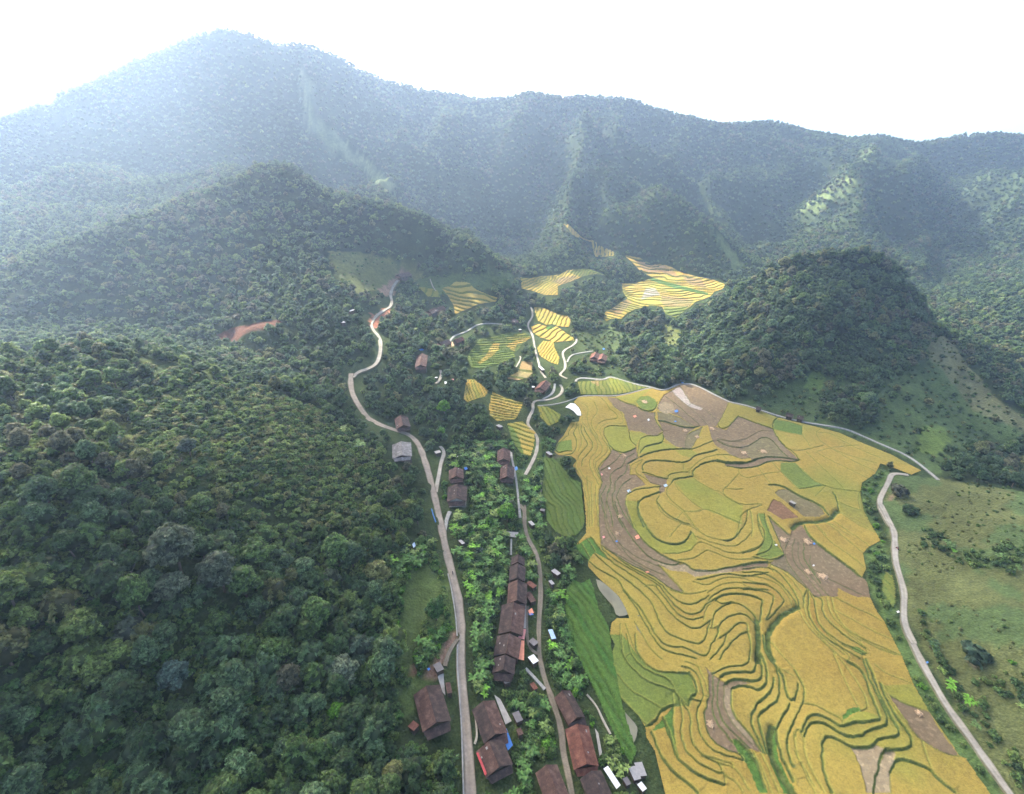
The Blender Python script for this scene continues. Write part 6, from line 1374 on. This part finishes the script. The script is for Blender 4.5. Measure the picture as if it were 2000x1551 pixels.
# ------------------------------------------------------------------ the rest of the plants: three masses
def mass(name, label, cat, codes):
    sel = ~single & np.isin(M_, codes); n = int(sel.sum())
    me = bpy.data.meshes.new(name); me.vertices.add(n)
    me.vertices.foreach_set('co', np.stack([X_[sel], Y_[sel], Z_[sel] - .2], 1).astype(np.float32).ravel())
    a = me.attributes.new('tint', 'FLOAT_VECTOR', 'POINT'); a.data.foreach_set('vector', T_[sel].astype(np.float32).ravel())
    for nm, v in (('sc', R_[sel]), ('hs', HS_[sel]), ('rz', ROT_[sel])):
        a = me.attributes.new(nm, 'FLOAT', 'POINT'); a.data.foreach_set('value', v.astype(np.float32))
    order = sorted(set(codes)); lut = {c: k for k, c in enumerate(order)}
    a = me.attributes.new('pick', 'INT', 'POINT'); a.data.foreach_set('value', np.array([lut[c] for c in M_[sel]], np.int32))
    for m in ('leaf',): me.materials.append(M[m])
    o = link(name, me); tag(o, label, cat, kind='stuff')
    col = bpy.data.collections.new(name + ' kinds')
    for k, c in enumerate(order): q = bpy.data.objects.new(f'{k:02d}_' + MODELS[c].name, MODELS[c]); col.objects.link(q)
    ng = bpy.data.node_groups.new(name, 'GeometryNodeTree'); ng.interface.new_socket('Geometry', in_out='INPUT', socket_type='NodeSocketGeometry'); ng.interface.new_socket('Geometry', in_out='OUTPUT', socket_type='NodeSocketGeometry')
    gi = ng.nodes.new('NodeGroupInput'); go = ng.nodes.new('NodeGroupOutput'); ip = ng.nodes.new('GeometryNodeInstanceOnPoints'); ci = ng.nodes.new('GeometryNodeCollectionInfo')
    ci.inputs['Collection'].default_value = col; ci.inputs['Separate Children'].default_value = True; ci.inputs['Reset Children'].default_value = True
    def at(nm, ty):
        q = ng.nodes.new('GeometryNodeInputNamedAttribute'); q.data_type = ty; q.inputs['Name'].default_value = nm; return q.outputs['Attribute']
    cx = ng.nodes.new('ShaderNodeCombineXYZ'); ng.links.new(at('rz', 'FLOAT'), cx.inputs[2]); e2r = ng.nodes.new('FunctionNodeEulerToRotation'); ng.links.new(cx.outputs[0], e2r.inputs[0])
    sx = ng.nodes.new('ShaderNodeCombineXYZ'); s = at('sc', 'FLOAT'); ng.links.new(s, sx.inputs[0]); ng.links.new(s, sx.inputs[1])
    mu = ng.nodes.new('ShaderNodeMath'); mu.operation = 'MULTIPLY'; ng.links.new(s, mu.inputs[0]); ng.links.new(at('hs', 'FLOAT'), mu.inputs[1]); ng.links.new(mu.outputs[0], sx.inputs[2])
    ng.links.new(gi.outputs[0], ip.inputs['Points']); ng.links.new(ci.outputs[0], ip.inputs['Instance']); ip.inputs['Pick Instance'].default_value = True
    ng.links.new(at('pick', 'INT'), ip.inputs['Instance Index']); ng.links.new(e2r.outputs[0], ip.inputs['Rotation']); ng.links.new(sx.outputs[0], ip.inputs['Scale'])
    ng.links.new(ip.outputs[0], go.inputs[0]); md = o.modifiers.new('plants', 'NODES'); md.node_group = ng
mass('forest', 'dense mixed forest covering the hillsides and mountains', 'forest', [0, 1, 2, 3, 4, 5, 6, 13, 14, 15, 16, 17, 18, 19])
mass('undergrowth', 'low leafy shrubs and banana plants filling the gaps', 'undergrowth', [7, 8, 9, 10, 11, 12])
# ------------------------------------------------------------------ haze
def haze():
    x0, x1, y0, y1, z0, z1 = -7000, 7000, -3000, 8000, -14.0, 620.0
    V = [(x, y, z) for z in (z0, z1) for y in (y0, y1) for x in (x0, x1)]
    F = [(0, 2, 3, 1), (4, 5, 7, 6), (0, 1, 5, 4), (2, 6, 7, 3), (0, 4, 6, 2), (1, 3, 7, 5)]
    me = bpy.data.meshes.new('haze'); me.from_pydata(V, [], F); o = link('haze', me); tag(o, 'thin blue haze over the valley and mountains', 'haze', kind='stuff')
    m = bpy.data.materials.new('haze'); m.use_nodes = True; t = m.node_tree; t.nodes.remove(t.nodes['Principled BSDF'])
    v = node(t, 'ShaderNodeVolumePrincipled'); v.inputs['Color'].default_value = (.52, .71, 1.0, 1); v.inputs['Density'].default_value = HAZE_D; v.inputs['Anisotropy'].default_value = .55
    t.links.new(v.outputs[0], t.nodes['Material Output'].inputs['Volume']); me.materials.append(m)
SHADE_CLOUD = True
HAZE_D = .00028
haze()

# ------------------------------------------------------------------ unseen cloudbank added toward the sun to shade village and fields
def shade_clouds():
    m = bpy.data.materials.new('shade_cloud'); m.use_nodes = True; t = m.node_tree; t.nodes.remove(t.nodes['Principled BSDF'])
    d = node(t, 'ShaderNodeBsdfDiffuse'); d.inputs[0].default_value = (.9, .9, .9, 1); tr = node(t, 'ShaderNodeBsdfTranslucent'); tr.inputs[0].default_value = (.9, .9, .9, 1); ms = node(t, 'ShaderNodeMixShader'); ms.inputs[0].default_value = .6
    t.links.new(d.outputs[0], ms.inputs[1]); t.links.new(tr.outputs[0], ms.inputs[2]); t.links.new(ms.outputs[0], t.nodes['Material Output'].inputs['Surface'])
    off = np.array([math.sin(R(SUN_AZ)), math.cos(R(SUN_AZ))]) / math.tan(R(SUN_EL))
    SH_ = [((-20, 680, -320, 330), 0, 'unseen cloudbank added to shade the village and rice fields')]
    for (x0, x1, y0, y1), k, lb in SH_:
        rs = np.random.RandomState(40 + k); V = []; F = []; n = 0
        for x in np.arange(x0, x1, 88):
            for y in np.arange(y0, y1, 88):
                z = 960 + rs.uniform(-20, 30); gx = x + rs.uniform(-20, 20); gy = y + rs.uniform(-20, 20)
                v, f = blob(np.array([0, 0, 0]), rs.uniform(70, 96), rs, 2, .5); v = v + [gx + off[0] * (z - 30), gy + off[1] * (z - 30), z]; V.append(v); F.append(f + n); n += len(v)
        o = link('shade_cloud', mesh_np('shade_cloud', np.vstack(V), np.vstack(F), m, smooth=True)); tag(o, lb, 'shade_cloud', kind='stuff')
if SHADE_CLOUD: shade_clouds()
